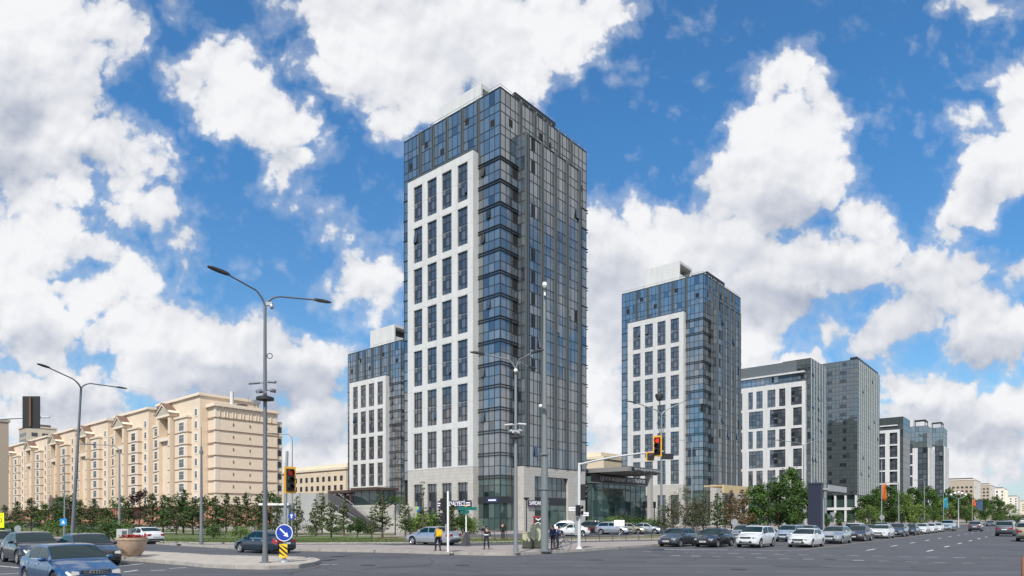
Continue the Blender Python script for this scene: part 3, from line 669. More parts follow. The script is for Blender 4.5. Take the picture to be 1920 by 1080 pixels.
# ------------------------------------------------------------------ further towers along the avenue
def tower_c():
    """broad slab with staggered white frame"""
    t = thing('glass_slab_tower', PY(1520, 215), STREET, 'broad glass office block with staggered white frame, third along the avenue', 'tower')
    D, W, zt = 19.0, 46, 55.2
    b = MB(); b.box(.15, D, .15, W, 0, zt - 3.2); b.box(.15, D, .15, 9, 0, zt - .3); b.build('wall', room_m, t)
    for p, uc in (('L', cuts(0, 4.2, 1.05)),): curtain(t, p, 0, uc, floor_rows(9, 12, 3.6, .4), gl_tower)
    curtain(t, 'L', 0, cuts(0, 9, 1.5), [51.25, 53.2, 55.2], gl_grey)
    b = MB(); b.box(-.1, .1, 4.4, W, 51.3, 55.0); b.build('louvre_screen', mat('louvre', (.11,.13,.145), .5), t)
    l_ = MB()
    for z in cuts(51.5, 54.9, .3): l_.box(-.16, -.1, 4.4, W, z - .05, z + .05)
    l_.build('louvre_blades', mat('louvre_blade', (.19,.215,.23), .5), t)
    b = MB(); b.box(-.9, .1, 1.8, W, 50.7, 51.2); b.build('cornice', white_clad, t)
    curtain(t, 'L', 0, cuts(4.2, W, 1.55), floor_rows(46.6, 1, 4.1, .45), gl_blue); curtain(t, 'L', 0, cuts(1.4, W, 3.1), [9, 12.1], gl_tower)
    bays = [0, 3.1, 6.3, 9.5, 12.7, 15.9, D]; uc = []
    for a, c in zip(bays, bays[1:]): uc += cuts(a, c, 1.05)[:-1]
    curtain(t, 'R', 0, uc + [D], floor_rows(9, 13, 3.553, .4), gl_pale)
    pm = MB()
    for u in bays[:-1]: bx(pm, 'R', -.25, .03, u + .1, u + .45, 9, zt)
    pm.build('pilasters', mat('pale_pilaster', (.33,.36,.36), .5), t)
    # frame
    fp = -1.0; ua = 1.39; per = 6.9; rows = 5; z0 = 12.1
    mb = MB()
    patt = [[(2.5, 6.0), (7.8, 9.9), (11.1, 13.8), (15.4, 17.6), (18.8, 20.4), (22.5, 26)],
            [(2.5, 5.3), (7.8, 13.0), (15.3, 20.2), (22.5, 27)]]
    for k in range(rows):
        a = z0 + k * per; hz = [(a + .35, a + 6.35)]; hs = patt[k % 2]
        grid_wall(t, 'L', fp, fp + .6, ua, W, a, a + per - .004, hs, hz, white_clad, 'white_frame')
        for (c, d) in hs:
            n = max(2, round((d - c) / 1.3)); place_windows(t, 'L', fp + .3, [(c, a + .35)], d - c, 6.0, [i / n for i in range(n + 1)], [0, .2, .47, .55, .78, 1])
    b = MB(); b.box(fp + .602, 0, ua, ua + .4, z0, z0 + rows * per + 1); b.box(fp, 0, ua, W, z0 + rows * per, z0 + rows * per + 1.1); b.build('frame_return', white_clad, t)
    b = MB(); b.box(-1.1, 0, .5, W, 8.8, 9.9)
    for u in cuts(1, 40, 6): b.box(-1.2, -.4, u, u + .9, 0, 8.8)
    b.build('stone_base', stone, t); curtain(t, 'L', .02, cuts(0, W, 2.4), [.1, 3.2, 6.5, 8.8], gl_shop); curtain(t, 'R', .02, cuts(0, D, 2.4), [.1, 3.2, 6.5, 9], gl_shop)
    for k in range(26):
        casement(t, 'R', 0, random.choice([u for u in uc if u < D - 1.5]) + .05, 9 + random.randrange(1, 12) * 3.553 + 1.5, .85, 1.5)
    b = MB(); b.box(8, 11, 22, 25, zt - 3, zt - .2); b.build('roof_cabin', pil_metal, t)
    lettering('ПРОГРЕСС', 1.6, mat('roof_letters', (.62,.64,.66), .5), t, Matrix.Translation((-.25, 31, 53.6)) @ Matrix(((0,0,-1,0),(-1,0,0,0),(0,1,0,0),(0,0,0,1)))) if False else None
    return t
tower_c()
def tower_d():
    t = thing('glass_office_tower', PY(1607.7, 278), STREET, 'pale all glass tower on white columns, behind the broad slab block', 'tower')
    D, W, zt = 43, 26, 70.2
    b = MB(); b.box(.15, D, .15, W, 12, zt - .3); b.box(1.5, D - 1.5, 1.5, W - 1.5, 0, 12); b.build('wall', room_m, t)
    curtain(t, 'L', 0, cuts(0, W, 1.45), floor_rows(12, 16, 3.638, .4), gl_grey, hw=.035, hz=.05)
    bays = cuts(0, D, 3.6); uc = []
    for a, c in zip(bays, bays[1:]): uc += cuts(a, c, 1.2)[:-1]
    curtain(t, 'R', 0, uc + [D], floor_rows(12, 16, 3.638, .4), gl_pale, hw=.03, hz=.05)
    pm = MB()
    for u in bays[1:-1]: bx(pm, 'R', -.3, .03, u - .25, u + .25, 12, zt)
    pm.build('pilasters', MATS['pale_pilaster'], t)
    for k in range(16):
        for u in (4.4, 10.2, 15.9, 21.5):
            if random.random() < .85:
                w_ = random.choice((1.3, 2.6)); d = MB(); z_ = 12 + k * 3.638 + 1.5; bx(d, 'L', -.015, .02, u, u + w_, z_, z_ + 1.5); d.build('window', mat('tinted_window', (.022,.026,.030), .08, ior=1.8), t)
    for k in range(22): casement(t, 'R', 0, random.choice(uc[:-3]) + .05, 12 + random.randrange(2, 15) * 3.638 + 1.5, 1.0, 1.6)
    b = MB(); b.box(.5, D - 2, .2, 3, zt - .1, zt + 1.2); b.build('roof_screen', black_m, t)
    b = MB()
    for u in cuts(.6, W - .6, 4.1): b.box(.1, .9, u - .4, u + .4, 0, 12)
    for u in cuts(4, D - 1, 5.2): b.box(u - .4, u + .4, .1, .9, 0, 12)
    b.box(0, .7, 0, W, 5.5, 6.6); b.box(.7, D, 0, .7, 5.5, 6.6)
    b.build('columns', white_clad, t)
    curtain(t, 'L', 1.48, cuts(1.5, W - 1.5, 2.3), [.1, 4, 7, 11.9], gl_shop); curtain(t, 'R', 1.48, cuts(1.5, D - 1.5, 2.3), [.1, 4, 7, 11.9], gl_shop)
tower_d()
def tower_e():
    t = thing('glass_slab_tower', PY(1693.4, 358), STREET, 'dark grey glass block with one broad white frame, fifth along the avenue', 'tower')
    D, W, zt = 20.5, 34, 58
    b = MB(); b.box(.1, D, .1, W, 0, zt); b.build('wall', gl_grey, t)
    curtain(t, 'R', 0, cuts(0, D, 2.0), cuts(8, zt, 3.6), gl_grey, hw=.06); curtain(t, 'L', 0, cuts(0, W, 2.0), cuts(8, zt, 3.6), gl_grey, hw=.06)
    b = MB(); b.box(-.6, 0, 2.6, W, 53.2, 53.8); b.build('cornice', white_clad, t)
    hu = [(2.6, 6.4), (8.6, 12.2), (14.6, 18.4), (20.6, 24.4)]; per = 7.2; hz = [(6.6 + k * per + .4, 6.6 + k * per + per - .4) for k in range(6)]
    grid_wall(t, 'L', -1, -.3, 1.5, W, 5, 6.6 + 6 * per + 1.2, hu, hz, white_clad, 'white_frame')
    for a, c in hu: place_windows(t, 'L', -.5, [(a, z) for z, _ in hz], c - a, per - .8, [0, .33, .66, 1], [0, .25, .5, .75, 1], gl_win)
tower_e()
def tower_f(px, Y, zt, label, sd):
    t = thing('glass_tower', PY(px, Y), STREET, label, 'tower', 'twin far towers')
    D, W = 22, 24
    b = MB(); b.box(.1, D, .1, W, 0, zt); b.build('wall', gl_grey, t)
    curtain(t, 'L', 0, cuts(0, W, 2.2), cuts(zt - 14, zt, 3.6), gl_pale, hw=.07); curtain(t, 'R', 0, cuts(0, D, 2.2), cuts(zt - 14, zt, 3.6), gl_pale, hw=.07)
    curtain(t, 'L', 0, cuts(0, 9, 2.2), cuts(6, zt - 14, 3.6), gl_tower, hw=.12, proud=.25); curtain(t, 'R', 0, cuts(0, D, 2.2), cuts(6, zt - 14, 3.6), gl_tower, hw=.12, proud=.3)
    hz = [(8 + k * 7.2, 8 + k * 7.2 + 6.2) for k in range(int((zt - 24) / 7.2) + 1)]
    grid_wall(t, 'L', -1.2, -.4, 5, 16.5, 5, zt - 14.2, [(7.8, 12.6)], hz, white_clad, 'white_frame')
    place_windows(t, 'L', -.7, [(7.8, z) for z, _ in hz], 4.8, 6.2, [0, .33, .66, 1], [0, .5, 1], gl_win)
    grid_wall(t, 'R', -1.2, -.4, .8, 22, 5, zt - 14.2, [(13, 15)], hz, white_clad, 'white_frame')
    b = MB(); b.box(3, 9, 8, 15, zt, zt + 5.5); b.build('penthouse', white_clad, t)
    b = MB(); b.box(1, 12, 1, 1.6, zt + 3, zt + 4.2); b.box(1, 1.6, 1, 7, zt + 3, zt + 4.2)
    for p in ((1.2, 1.2), (11.6, 1.2), (1.2, 6.6)): b.box(p[0] - .2, p[0] + .2, p[1] - .2, p[1] + .2, zt, zt + 3)
    b.build('pergola', black_m, t)
tower_f(1738, 418, 61.5, 'nearer of the two slim far towers with white frames past the dark grey block', 1)
tower_f(1768, 480, 69, 'farther and rightmost of the two slim far towers with white frames', 2)

cream = mat('cream_render', (.68,.60,.47), .8, var=.06, vscale=.3); cream2 = mat('tan_render', (.40,.335,.26), .8); redb = mat('red_brown_brick', (.22,.105,.075), .85)
pale = mat('pale_render', (.72,.67,.58), .8); slate = mat('slate_roof', (.09,.085,.085), .8); beige = mat('beige_render', (.64,.54,.41), .8, var=.06, vscale=.25)
dwin = mat('dark_window', (.035,.038,.045), .15, ior=1.8); wframe = mat('white_window_frame', (.72,.70,.66), .6)
def block(px, Y, D, W, h, m, label, name='apartment_building', side=None, base=None, wn=(1.5, 1.7), fl=3.4, z0=3, roof=slate, cat='building', group=None, pilast=False, rz=STREET, stepu=3.6, lim=95, z_base=0.0):
    p = PY(px, Y); p.z = z_base; t = thing(name, p, rz, label, cat, group)
    b = MB(); b.box(0, D, .02, W, 0, h); b.build('wall', m, t)
    b = MB(); b.box(-.4, D + .4, -.4, W + .4, h, h + .8); b.build('cornice', side or m, t)
    b = MB(); b.box(2, D - 2, 2, W - 2, h + .8, h + 2.2); b.build('roof', roof, t)
    if side: b = MB(); b.box(0, D, -.15, .018, 0, h - .1); b.build('side_wall', side, t)
    if base: b = MB(); b.box(-.12, .0, 0, W, 0, base[1]); b.build('lower_wall', base[0], t)
    sp = []
    zs = [z0 + k * fl for k in range(int((h - z0 - .6) / fl))]; us = [1.6 + i * stepu for i in range(int((W - 2) / stepu))]
    for z in reversed(zs):
        for u in us: sp.append(('L', u, z))
    vs = [2 + i * 4.6 for i in range(int((D - 2) / 4.6))]
    nl = 0; first = {}
    for pl, q0 in (('L', -.16 if base else -.04), ('R', -.2)):
        lst = [(u, z) for z in reversed(zs) for u in (us if pl == 'L' else vs)]
        for (u, z) in lst[:lim if pl == 'L' else max(0, 98 - min(lim, len(us) * len(zs)))]:
            if pl not in first:
                w = MB(); bx(w, pl, -.03, .1, 0, wn[0], 0, wn[1]); o = w.build('window', dwin, t); first[pl] = o
            else: o = first[pl].copy(); scene.collection.objects.link(o)
            o.location = (q0, u, z) if pl == 'L' else (u, q0, z)
    if pilast:
        b = MB()
        for u in cuts(0, W, 3.6): b.box(-.3, 0, u - .3, u + .3, 0, h - 1)
        for u in cuts(0, D, 4): b.box(u - .3, u + .3, -.45, -.15, 0, h - 1)
        b.build('pilasters', side or m, t)
    return t
block(1827, 633, 60, 70, 39, cream2, 'brown and cream block with dark roof, first of the low buildings after the far towers', side=pale, base=(redb, 22), fl=4, wn=(2, 1.8))
block(1857, 766, 60, 60, 40.5, cream2, 'narrow cream block with white side wall, second low building down the avenue', side=pale, fl=4, wn=(2,2))
block(1883, 939, 70, 110, 44, pale, 'pale building with tall columns under a flat roof, third low building down the avenue', side=pale, fl=5, wn=(2.4,3), pilast=True, stepu=5.5)
block(1908, 1300, 90, 170, 44, pale, 'long cream building farthest down the avenue', side=pale, fl=5, wn=(2.4,2.6), stepu=8)
block(1950, 1900, 120, 300, 50, cream, 'low cream buildings on the skyline at the end of the avenue', side=pale, fl=6, wn=(3,3), stepu=12)
block(1131, 190, 20, 24, 19.5, beige, 'beige apartments seen in the gap between the two tallest towers', side=cream, fl=3.2, wn=(1.3,1.7), roof=cream)
block(648, 215, 25, 62, 18.3, beige, 'low beige apartments behind the plaza stairs', side=cream, fl=3.1, wn=(1.5,1.7), stepu=3.5, z0=2.2, roof=cream)
b_ = block(727, 208, 3, 8, 18.0, beige, 'wing of the low beige apartments, against the shorter tower', side=cream, fl=3.3) if False else None
block(50, 335, 13, 15, 49, cream2, 'tan high block behind the left end of the long apartment building', fl=3.3, wn=(2.6,1.9), side=beige, z0=28, stepu=4)
block(112, 345, 8, 10, 44, cream2, 'narrow tan stair tower above the long apartment roof', fl=3.3, wn=(1.4,1.6), side=cream2, z0=30)
block(-28, 205, 6, 30, 33.0, mat('grey_render', (.30,.28,.26), .8, var=.05), 'grey tower block at the left edge of the photo', fl=3.3, wn=(1.2,1.5), side=cream2, z0=22)
# ------------------------------------------------------------------ long beige apartment building
ap_main = mat('ochre_render', (.665,.545,.415), .85, var=.05, vscale=.3); ap_light = mat('pale_ochre_trim', (.70,.60,.485), .8)
ap_stone = mat('rusticated_stone', (.76,.63,.49), .9, var=.08, vscale=1.6, bump=.5, bscale=1.4, stretch=(1, 1, 2.5)); ap_line = mat('brown_cornice', (.22,.12,.07), .8)
ap_brick = mat('rose_brick', (.44,.22,.15), .85, var=.1)
def apartments():
    t = thing('apartment_building', PY(404, 165), STREET, 'long beige apartment building with gabled bays and rusticated end wall, left of the towers', 'building')
    Z0 = [5.29 + 3.215 * k for k in range(8)]; top = 31.0
    wl = MB(); wl.box(0, 16.7, 0.01, 4.1, 5.3, top - .4); wl.build('end_wall', ap_main, t)
    ew = MB(); ew.box(.9, 16.2, -.25, .01, 5.3, top - .5); e = ew.build('rusticated_wall', ap_stone, t)
    q = MB(); q.box(-.15, .9, -.3, .6, 5.3, top - .4); q.box(16.2, 16.9, -.3, .1, 5.3, top - .4); q.build('quoins', ap_light, t)
    bb = MB(); bb.box(-.35, 17, -.45, 208, 0, 5.2); bb.build('brick_base', ap_brick, t)
    cn = MB(); cn.box(-.7, 17.3, -.8, 4.1, top - .4, top); cn.box(-.5, 17.1, -.6, 4.1, top, top + .5); cn.build('cornice', ap_light, t)
    ln = MB()
    for z in Z0[:-0 or None]:
        ln.box(-.2, 16.9, -.42, -.3, z - .08, z + .08); ln.box(-.34, -.15, -.42, 4.0, z - .079, z + .079)
    ln.build('floor_bands', ap_line, t)
    ar = MB()
    for i in range(7):
        u = 1.6 + i * 2.12
        ar.box(u - .75, u - .6, -.42, -.25, 28.1, 30.1); ar.box(u + .6, u + .75, -.42, -.25, 28.1, 30.1)
        ar.poly([(u - .75, -.42, 30.1), (u + .75, -.42, 30.1), (u, -.42, 30.7)], (0, .17, 0))
    ar.build('arched_frieze', ap_light, t)
    mk = MB()
    for z in Z0[:-1]:
        for u in (4.4, 8.9, 13.6): mk.box(u, u + .28, -.34, -.24, z + 1.4, z + 2.1)
    mk.build('vents', ap_line, t)
    # rear balconies seen past the end wall
    bk = MB(); bk.box(16.9, 18.6, .3, 4, 5.3, 28.6)
    bk.build('balcony_wall', ap_light, t)
    for z in Z0[:-1]:
        d = MB(); d.box(17.1, 18.4, .24, .3, z + 1.0, z + 2.6); d.build('window', dwin, t)
        d2 = MB(); d2.box(16.95, 18.62, .1, .3, z + .0, z + .9); d2.build('balcony', ap_light, t)
    wall = MB(); lt = MB(); ln = MB(); gb = MB(); rm = MB(); gr_ = MB()
    wins = []
    for s in range(6):
        a0 = 4.2 + 33.4 * s; tp = 33.6
        wall.box(-2, 14, a0, a0 + 27.4, 5.3, tp); wall.box(0, 14, a0 + 27.4, a0 + 33.4, 5.3, tp - .6)
        lt.box(-2.5, 14.2, a0 - .35, a0 + 27.8, tp, tp + .45); lt.box(-2.35, 14.2, a0 - .2, a0 + 27.6, tp + .45, tp + .75)
        # glazed balcony bay, wall bay, gabled loggia bay
        for (u0, u1, pr, ht) in ((a0 + 5.0, a0 + 12.6, 1.1, 28.4), (a0 + 22.6, a0 + 27.2, 1.1, 27.6)):
            wall.box(-2 - pr, -2, u0, u1, 5.3, ht); lt.box(-2.3 - pr, -2, u0 - .2, u1 + .2, ht, ht + .5)
            for z in Z0:
                if z < ht - 1: ln.box(-2.12 - pr, -2 - pr, u0 - .1, u1 + .1, z - .07, z + .07); ln.box(-2 - pr, -2, u0 - .12, u0, z - .07, z + .07)
        g0, g1 = a0 + 13.4, a0 + 21.8
        wall.box(-4.1, -2, g0, g0 + 1.3, 5.3, 29.6); wall.box(-4.1, -2, g1 - 1.3, g1, 5.3, 29.6); wall.box(-3.1, -2, g0 + 1.3, g1 - 1.3, 5.3, 23.0)
        lt.box(-4.35, -2, g0 - .2, g1 + .2, 29.4, 30.0)
        gr_.poly([(-4.7, g0 - .7, 30.15), (-4.7, (g0 + g1) / 2, 33.22), (-4.7, (g0 + g1) / 2, 33.34), (-4.7, g0 - .95, 30.22)], (2.6, 0, 0)); gr_.poly([(-4.7, g1 + .7, 30.15), (-4.7, g1 + .95, 30.22), (-4.7, (g0 + g1) / 2, 33.34), (-4.7, (g0 + g1) / 2, 33.22)], (2.6, 0, 0))
        gb.poly([(-4.3, g0, 30.0), (-4.3, g1, 30.0), (-4.3, (g0 + g1) / 2, 32.3)], (2.3, 0, 0))
        lt.poly([(-4.6, g0 - .5, 30.0), (-4.6, (g0 + g1) / 2, 32.6), (-4.6, (g0 + g1) / 2, 33.2), (-4.6, g0 - .9, 30.3)], (2.6, 0, 0)); lt.poly([(-4.6, g1 + .5, 30.0), (-4.6, g1 + .9, 30.3), (-4.6, (g0 + g1) / 2, 33.2), (-4.6, (g0 + g1) / 2, 32.6)], (2.6, 0, 0))
        lt.box(-4.0, -2, g0 + 1.3, g1 - 1.3, 23.0, 24.0)
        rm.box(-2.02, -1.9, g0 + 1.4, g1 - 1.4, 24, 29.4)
        for z in Z0[:7]:
            ln.box(-4.2, -4.1, g0, g0 + 1.3, z - .06, z + .06); ln.box(-4.2, -4.1, g1 - 1.3, g1, z - .06, z + .06); ln.box(-2.1, -2, g0, g1, z - .06, z + .06)
        for k, z in enumerate(Z0[:8]):
            wins.append((-2.0, a0 + 1.6, z + .8, 1.3, 1.8)); 
            if k < 7: wins.append((-3.1, a0 + 6.9, z + .5, 2.9, 2.2)); wins.append((-3.1, a0 + 23.7, z + .5, 2.3, 2.1))
            if k < 6: wins.append((-3.1, g0 + 2.4, z + .7, 1.3, 1.6))
    wall.build('street_wall', ap_main, t); lt.build('trim', ap_light, t); ln.build('floor_bands', ap_line, t)
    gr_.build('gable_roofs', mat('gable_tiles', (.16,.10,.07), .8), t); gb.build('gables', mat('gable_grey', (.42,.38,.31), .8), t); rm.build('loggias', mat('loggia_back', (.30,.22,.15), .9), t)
    def win(f, g, p, u, z, w, h):
        f.box(p - .10, p + .02, u - .22, u + w + .22, z - .22, z + h + .22)
        n = 2 if w < 2 else 4
        for i in range(n):
            a = u + w * i / n + .06; g.box(p - .13, p - .09, a, a + w / n - .12, z + .06, z + h * .62); g.box(p - .13, p - .09, a, a + w / n - .12, z + h * .66, z + h - .06)
    wins.sort(key=lambda w: w[1])
    for wq in wins[:84]:
        f = MB(); g = MB(); win(f, g, *wq); fo = f.build('window', wframe, t); g.build('pane', dwin, fo)
    f = MB(); g = MB()
    for wq in wins[84:]: win(f, g, *wq)
    fo = tag(f.build('window', wframe, t), kind='stuff'); tag(g.build('pane', dwin, fo), kind='stuff')
    rf = MB(); rf.box(0, 14, 5, 205, 33.0, 34.0); rf.build('roof', slate, t)
    r = MB(); r.lathe([(.5, 0), (.5, 4.2)], 12, (5, 1.5, top)); r.build('chimney', white_clad, t, smooth=True)
    r = MB(); r.box(11, 13, 1.5, 3, top + 2.0, top + 3.0); r.box(11.4, 11.6, 1.8, 2.0, top, top + 2); r.box(12.4, 12.6, 1.8, 2.0, top, top + 2); r.tube([(9.5, 1.5, top), (9.5, 1.5, top + 3.6)], .05, 5); r.tube([(9, 1.5, top + 3.0), (10, 1.5, top + 3.0)], .04, 5); r.build('aerial', steel, t)
    r = MB(); r.box(7, 9, 1, 3, top + .4, top + 1.3); r.build('roof_hatch', slate, t)
    # red entrance porches
    for s in range(5):
        a0 = 4.2 + 33.4 * s + 14; r = MB(); r.box(-6.5, -4, a0, a0 + 6, 4.3, 4.8); r.box(-6.4, -6.1, a0 + .1, a0 + .4, 0, 4.3); r.box(-6.4, -6.1, a0 + 5.6, a0 + 5.9, 0, 4.3); r.build('porch', mat('porch_red', (.34,.12,.08), .7), t)
apartments()
# ------------------------------------------------------------------ glass pavilion beside the corner tower
def pavilion():
    o = PY(938, 102.7); t = thing('glass_pavilion', o + RV * 24.35 - LV * 1.0, STREET, 'low glass pavilion under a flat sign canopy, between the two tallest towers', 'pavilion')
    Wd = 20.4
    b = MB(); b.box(.3, Wd - .3, .4, 14, 0, 8.8); b.build('inner_wall', mat('teal_room', (.015,.028,.028), .8), t)
    curtain(t, 'R', 0, cuts(0, Wd, 2.05), [.2, 2.6, 5.4, 7.9, 8.9], glass('pavilion_glass', (.015,.04,.04), (.030,.062,.062), (.11,.17,.165), ior=1.8, palef=.2), name='glazing')
    b = MB()
    for z in cuts(.4, 8.6, 1.4): b.quad((-.02, 13.9, z), (-.02, 0.05, z), (-.02, 0.05, z + 1.36), (-.02, 13.9, z + 1.36))
    b.build('side_glazing', gl_shop, t)
    b = MB(); b.box(.0, Wd, -.45, .3, 8.9, 10.35); s = b.build('fascia', black_m, t)
    b = MB(); b.box(-.2, Wd + .1, -.6, 14, 8.7, 8.9); b.build('roof_edge', pole_paint, t)
    mw = Matrix(((1,0,0,0),(0,0,-1,0),(0,1,0,0),(0,0,0,1)))
    sl_m = mat('fascia_letters', (.55,.56,.57), .4, .4)
    lettering('ЦЕНТР МОДНЫХ ИНТЕРЬЕРОВ', 1.0, sl_m, s, Matrix.Translation((10.9, -.49, 9.62)) @ mw, width=17)
    b = MB(); b.box(1.4, 14.1, -7, 5, 10.75, 10.95); b.box(1.4, 14.1, -7.1, -6.9, 10.7, 11.6); b.box(1.3, 1.5, -7, 5, 10.7, 11.5); b.box(13.9, 14.1, -6.9, 5, 10.7, 11.5)
    for u in cuts(3, 12.5, 2.3): b.box(u - .12, u + .12, -6.9, 5, 10.45, 10.75)
    c = b.build('canopy', mat('canopy_grey', (.22,.22,.22), .5), t)
    b = MB(); b.box(2.5, 13.9, -7.2, -7.1, 10.75, 11.5); b.build('canopy_fascia', black_m, c)
    lettering('ЦЕНТР МОДНЫХ ИНТЕРЬЕРОВ', .6, sl_m, c, Matrix.Translation((8.4, -7.23, 11.12)) @ mw, width=10)
    b = MB(); b.box(10.1, 11.1, -6.8, -6.1, 0, 10.5); b.box(3.5, 4.2, 3, 3.6, 8.9, 10.5); b.build('column', mat('concrete_column', (.36,.35,.33), .7), t)
    b = MB(); b.box(14.2, 19, -3.2, -2.9, 4.2, 5.5); s = b.build('entrance_sign', black_m, t)
    lettering('VITRA', .9, sign_w, s, Matrix.Translation((16.6, -3.23, 4.85)) @ mw)
    b = MB()
    for u in (14.6, 18.6): b.box(u - .1, u + .1, -3.1, -2.95, 0, 4.2)
    b.build('sign_post', dark_metal, s)
pavilion()
# ------------------------------------------------------------------ raised plaza with stairs
def plaza():
    t = thing('plaza_terrace', PY(760, 93, KH), STREET, 'raised concrete terrace with a long stair, left of the corner tower', 'terrace')
    conc = mat('terrace_stone', (.40,.385,.345), .85, var=.10, vscale=.5); dk = mat('dark_granite', (.075,.07,.075), .6, var=.2); brn = mat('brown_timber', (.060,.038,.032), .8, var=.2)
    M_ = Matrix.Rotation(-STREET, 3, 'Z'); q_ = M_ @ (PY(764.5, 113) - PY(760, 93)); b = MB(); b.prism([(0, -.5), (q_.x, q_.y), (22, 10), (22, 22.6), (0, 22.6)], 0, 4.05); b.build('terrace_wall', conc, t, fix=True)
    b = MB(); b.box(-.1, 12, 22.65, 27.2, 0, 6.2); b.box(-.5, 12, 27.21, 32, 0, 6.3); b.build('side_block', mat('pale_concrete', (.36,.36,.345), .85, var=.06, vscale=.4), t)
    b = MB()
    for z in (1.2, 2.4, 3.6): b.box(-.012, .02, -.4, 22.5, z - .015, z + .015)
    for u in cuts(1, 22, 2.4): b.box(-.014, .02, u - .012, u + .012, 0, 4.0)
    b.build('joint_lines', mat('concrete_joint', (.22,.21,.20), .9), t)
    b = MB(); b.poly([(-3.2, 18.4, 0), (-3.2, 4.4, 0), (-3.2, 15.0, 3.95), (-3.2, 18.4, 3.95)], (.35, 0, 0)); b.build('stair_cheek', conc, t, fix=True)
    b = MB(); b.poly([(-.6, 18.4, 0), (-.6, 4.2, 0), (-.6, 15.2, 5.3), (-.6, 18.4, 6.0)], (.3, 0, 0)); b.build('dark_stair_cheek', dk, t, fix=True)
    b = MB(); n = 24
    for i in range(n): b.box(-2.85, -.6, 4.6 + i * .44, 15.2 + .01 * i, i * 3.95 / n, (i + 1) * 3.95 / n)
    b.build('steps', dk, t)
    b = MB(); b.tube([(-.8, 4.4, .95), (-.8, 15.2, 5.9)], .05, 6); b.tube([(-3.1, 4.4, .95), (-3.1, 15.0, 4.9), (-3.1, 18.4, 4.9)], .04, 6)
    for i in range(8): b.tube([(-3.1, 4.6 + i * 1.45, .1 + i * .53), (-3.1, 4.6 + i * 1.45, 1.0 + i * .54)], .03, 5)
    b.build('handrail', steel, t)
    b = MB()
    b.box(2, 9, 16.2, 22.4, 6.15, 6.6)
    for u in (16.5, 18.3, 20.2, 22.1):
        for d in (2.3, 8.5): b.box(d, d + .4, u - .2, u + .2, 4.05, 6.15)
    b.box(8, 8.3, 16.5, 22.1, 4.05, 6.15)
    b.build('timber_pergola', brn, t)
    k = thing('glass_kiosk', PY(760, 93, KH) + RV * 1.6 + LV * 8.6 + Vector((0, 0, 4.05)), STREET, 'small dark roofed glass kiosk on the terrace wall', 'kiosk')
    b = MB(); b.box(-.4, 4, -.4, 6.2, 2.35, 2.75); b.build('roof', brn, k)
    b = MB(); b.box(.3, 3.5, .3, 5.6, 0, 2.3); b.build('room', room_m, k)
    curtain(k, 'L', 0, cuts(0, 5.8, 1.9), [0, .3, 2.3], glass('kiosk_glass', (.008,.012,.014), (.016,.026,.028), (.04,.06,.06), ior=1.6), hw=.06); curtain(k, 'R', 0, cuts(0, 3.6, 1.2), [0, .3, 2.3], MATS['kiosk_glass'], hw=.06)
plaza()
# ------------------------------------------------------------------ lamps
lamp_head_m = mat('lamp_head', (.030,.032,.036), .5)
def head(mb, p, d, tilt, L_=.95, w=.17):
    d = Vector(d).normalized(); s = Vector((-d.y, d.x, 0)).normalized(); up = Vector((0, 0, 1)); d3 = (d + up * tilt).normalized(); n = s.cross(d3) * -1
    if n.z < 0: n = -n
    ring = [(0, .05, .045), (.12, w * .7, .07), (.45, w, .075), (.85, w * .95, .05), (1, w * .5, .03)]
    vs = []
    for t_, hw, hh in ring:
        c = Vector(p) + d3 * (t_ * L_)
        vs += [c - s * hw - n * hh * .5, c + s * hw - n * hh * .5, c + s * hw * .8 + n * hh, c - s * hw * .8 + n * hh]
    fs = [(i*4+j, i*4+(j+1)%4, (i+1)*4+(j+1)%4, (i+1)*4+j) for i in range(4) for j in range(4)] + [(0,1,2,3), (16,17,18,19)]
    mb.add(vs, fs)
def lamp(name, base, zj, arms, r0, r1, label, group='street lamps', pm=None, lean=(0, 0), hl=.95, curve=.9):
    """arms: (dx, dy, rise, with_head) measured from the junction"""
    t = thing(name, base, 0, label, 'street lamp', group); pm = pm or pole_paint
    J = Vector((lean[0], lean[1], zj - base.z))
    b = MB(); b.tube([(0, 0, 0), (0, 0, .3)], r0 * 1.25, 12); b.tube([(0, 0, .3), J * .5, J], [r0, (r0 + r1) / 2, r1], 12); b.build('pole', pm, t, smooth=True)
    b = MB(); b.lathe([(r0 * 2.2, 0), (r0 * 2.2, .04), (r0 * 1.3, .06)], 12); b.build('base_plate', pm, t)
    for (dx, dy, rise, hd) in arms:
        D_ = Vector((dx, dy, 0)); L_ = D_.length; u = D_ / L_; E = J + D_ + Vector((0, 0, rise))
        c1 = J + u * .05 + Vector((0, 0, .35 * curve)); c2 = J + u * (L_ * .22) + Vector((0, 0, min(rise, .75 * curve) ))
        pts = []
        for i in range(9):
            s = i / 8; pts.append((1-s)**3 * J + 3*(1-s)**2*s * c1 + 3*(1-s)*s*s * c2 + s**3 * (J + D_ * .32 + Vector((0, 0, .66 * curve + (rise - .66 * curve) * .22))))
        pts.append(E); b = MB(); b.tube(pts, [r1 * .75] * 5 + [r1 * .6] * 5, 8); a = b.build('arm', pm, t, smooth=True)
        if hd:
            b = MB(); sl_ = (rise - .75) / max(L_, .1) * .6; head(b, E - u * .05, u, max(0.0, sl_) + .03, hl, hl * .15); b.build('lamp_head', lamp_head_m, t, fix=True)
    return t
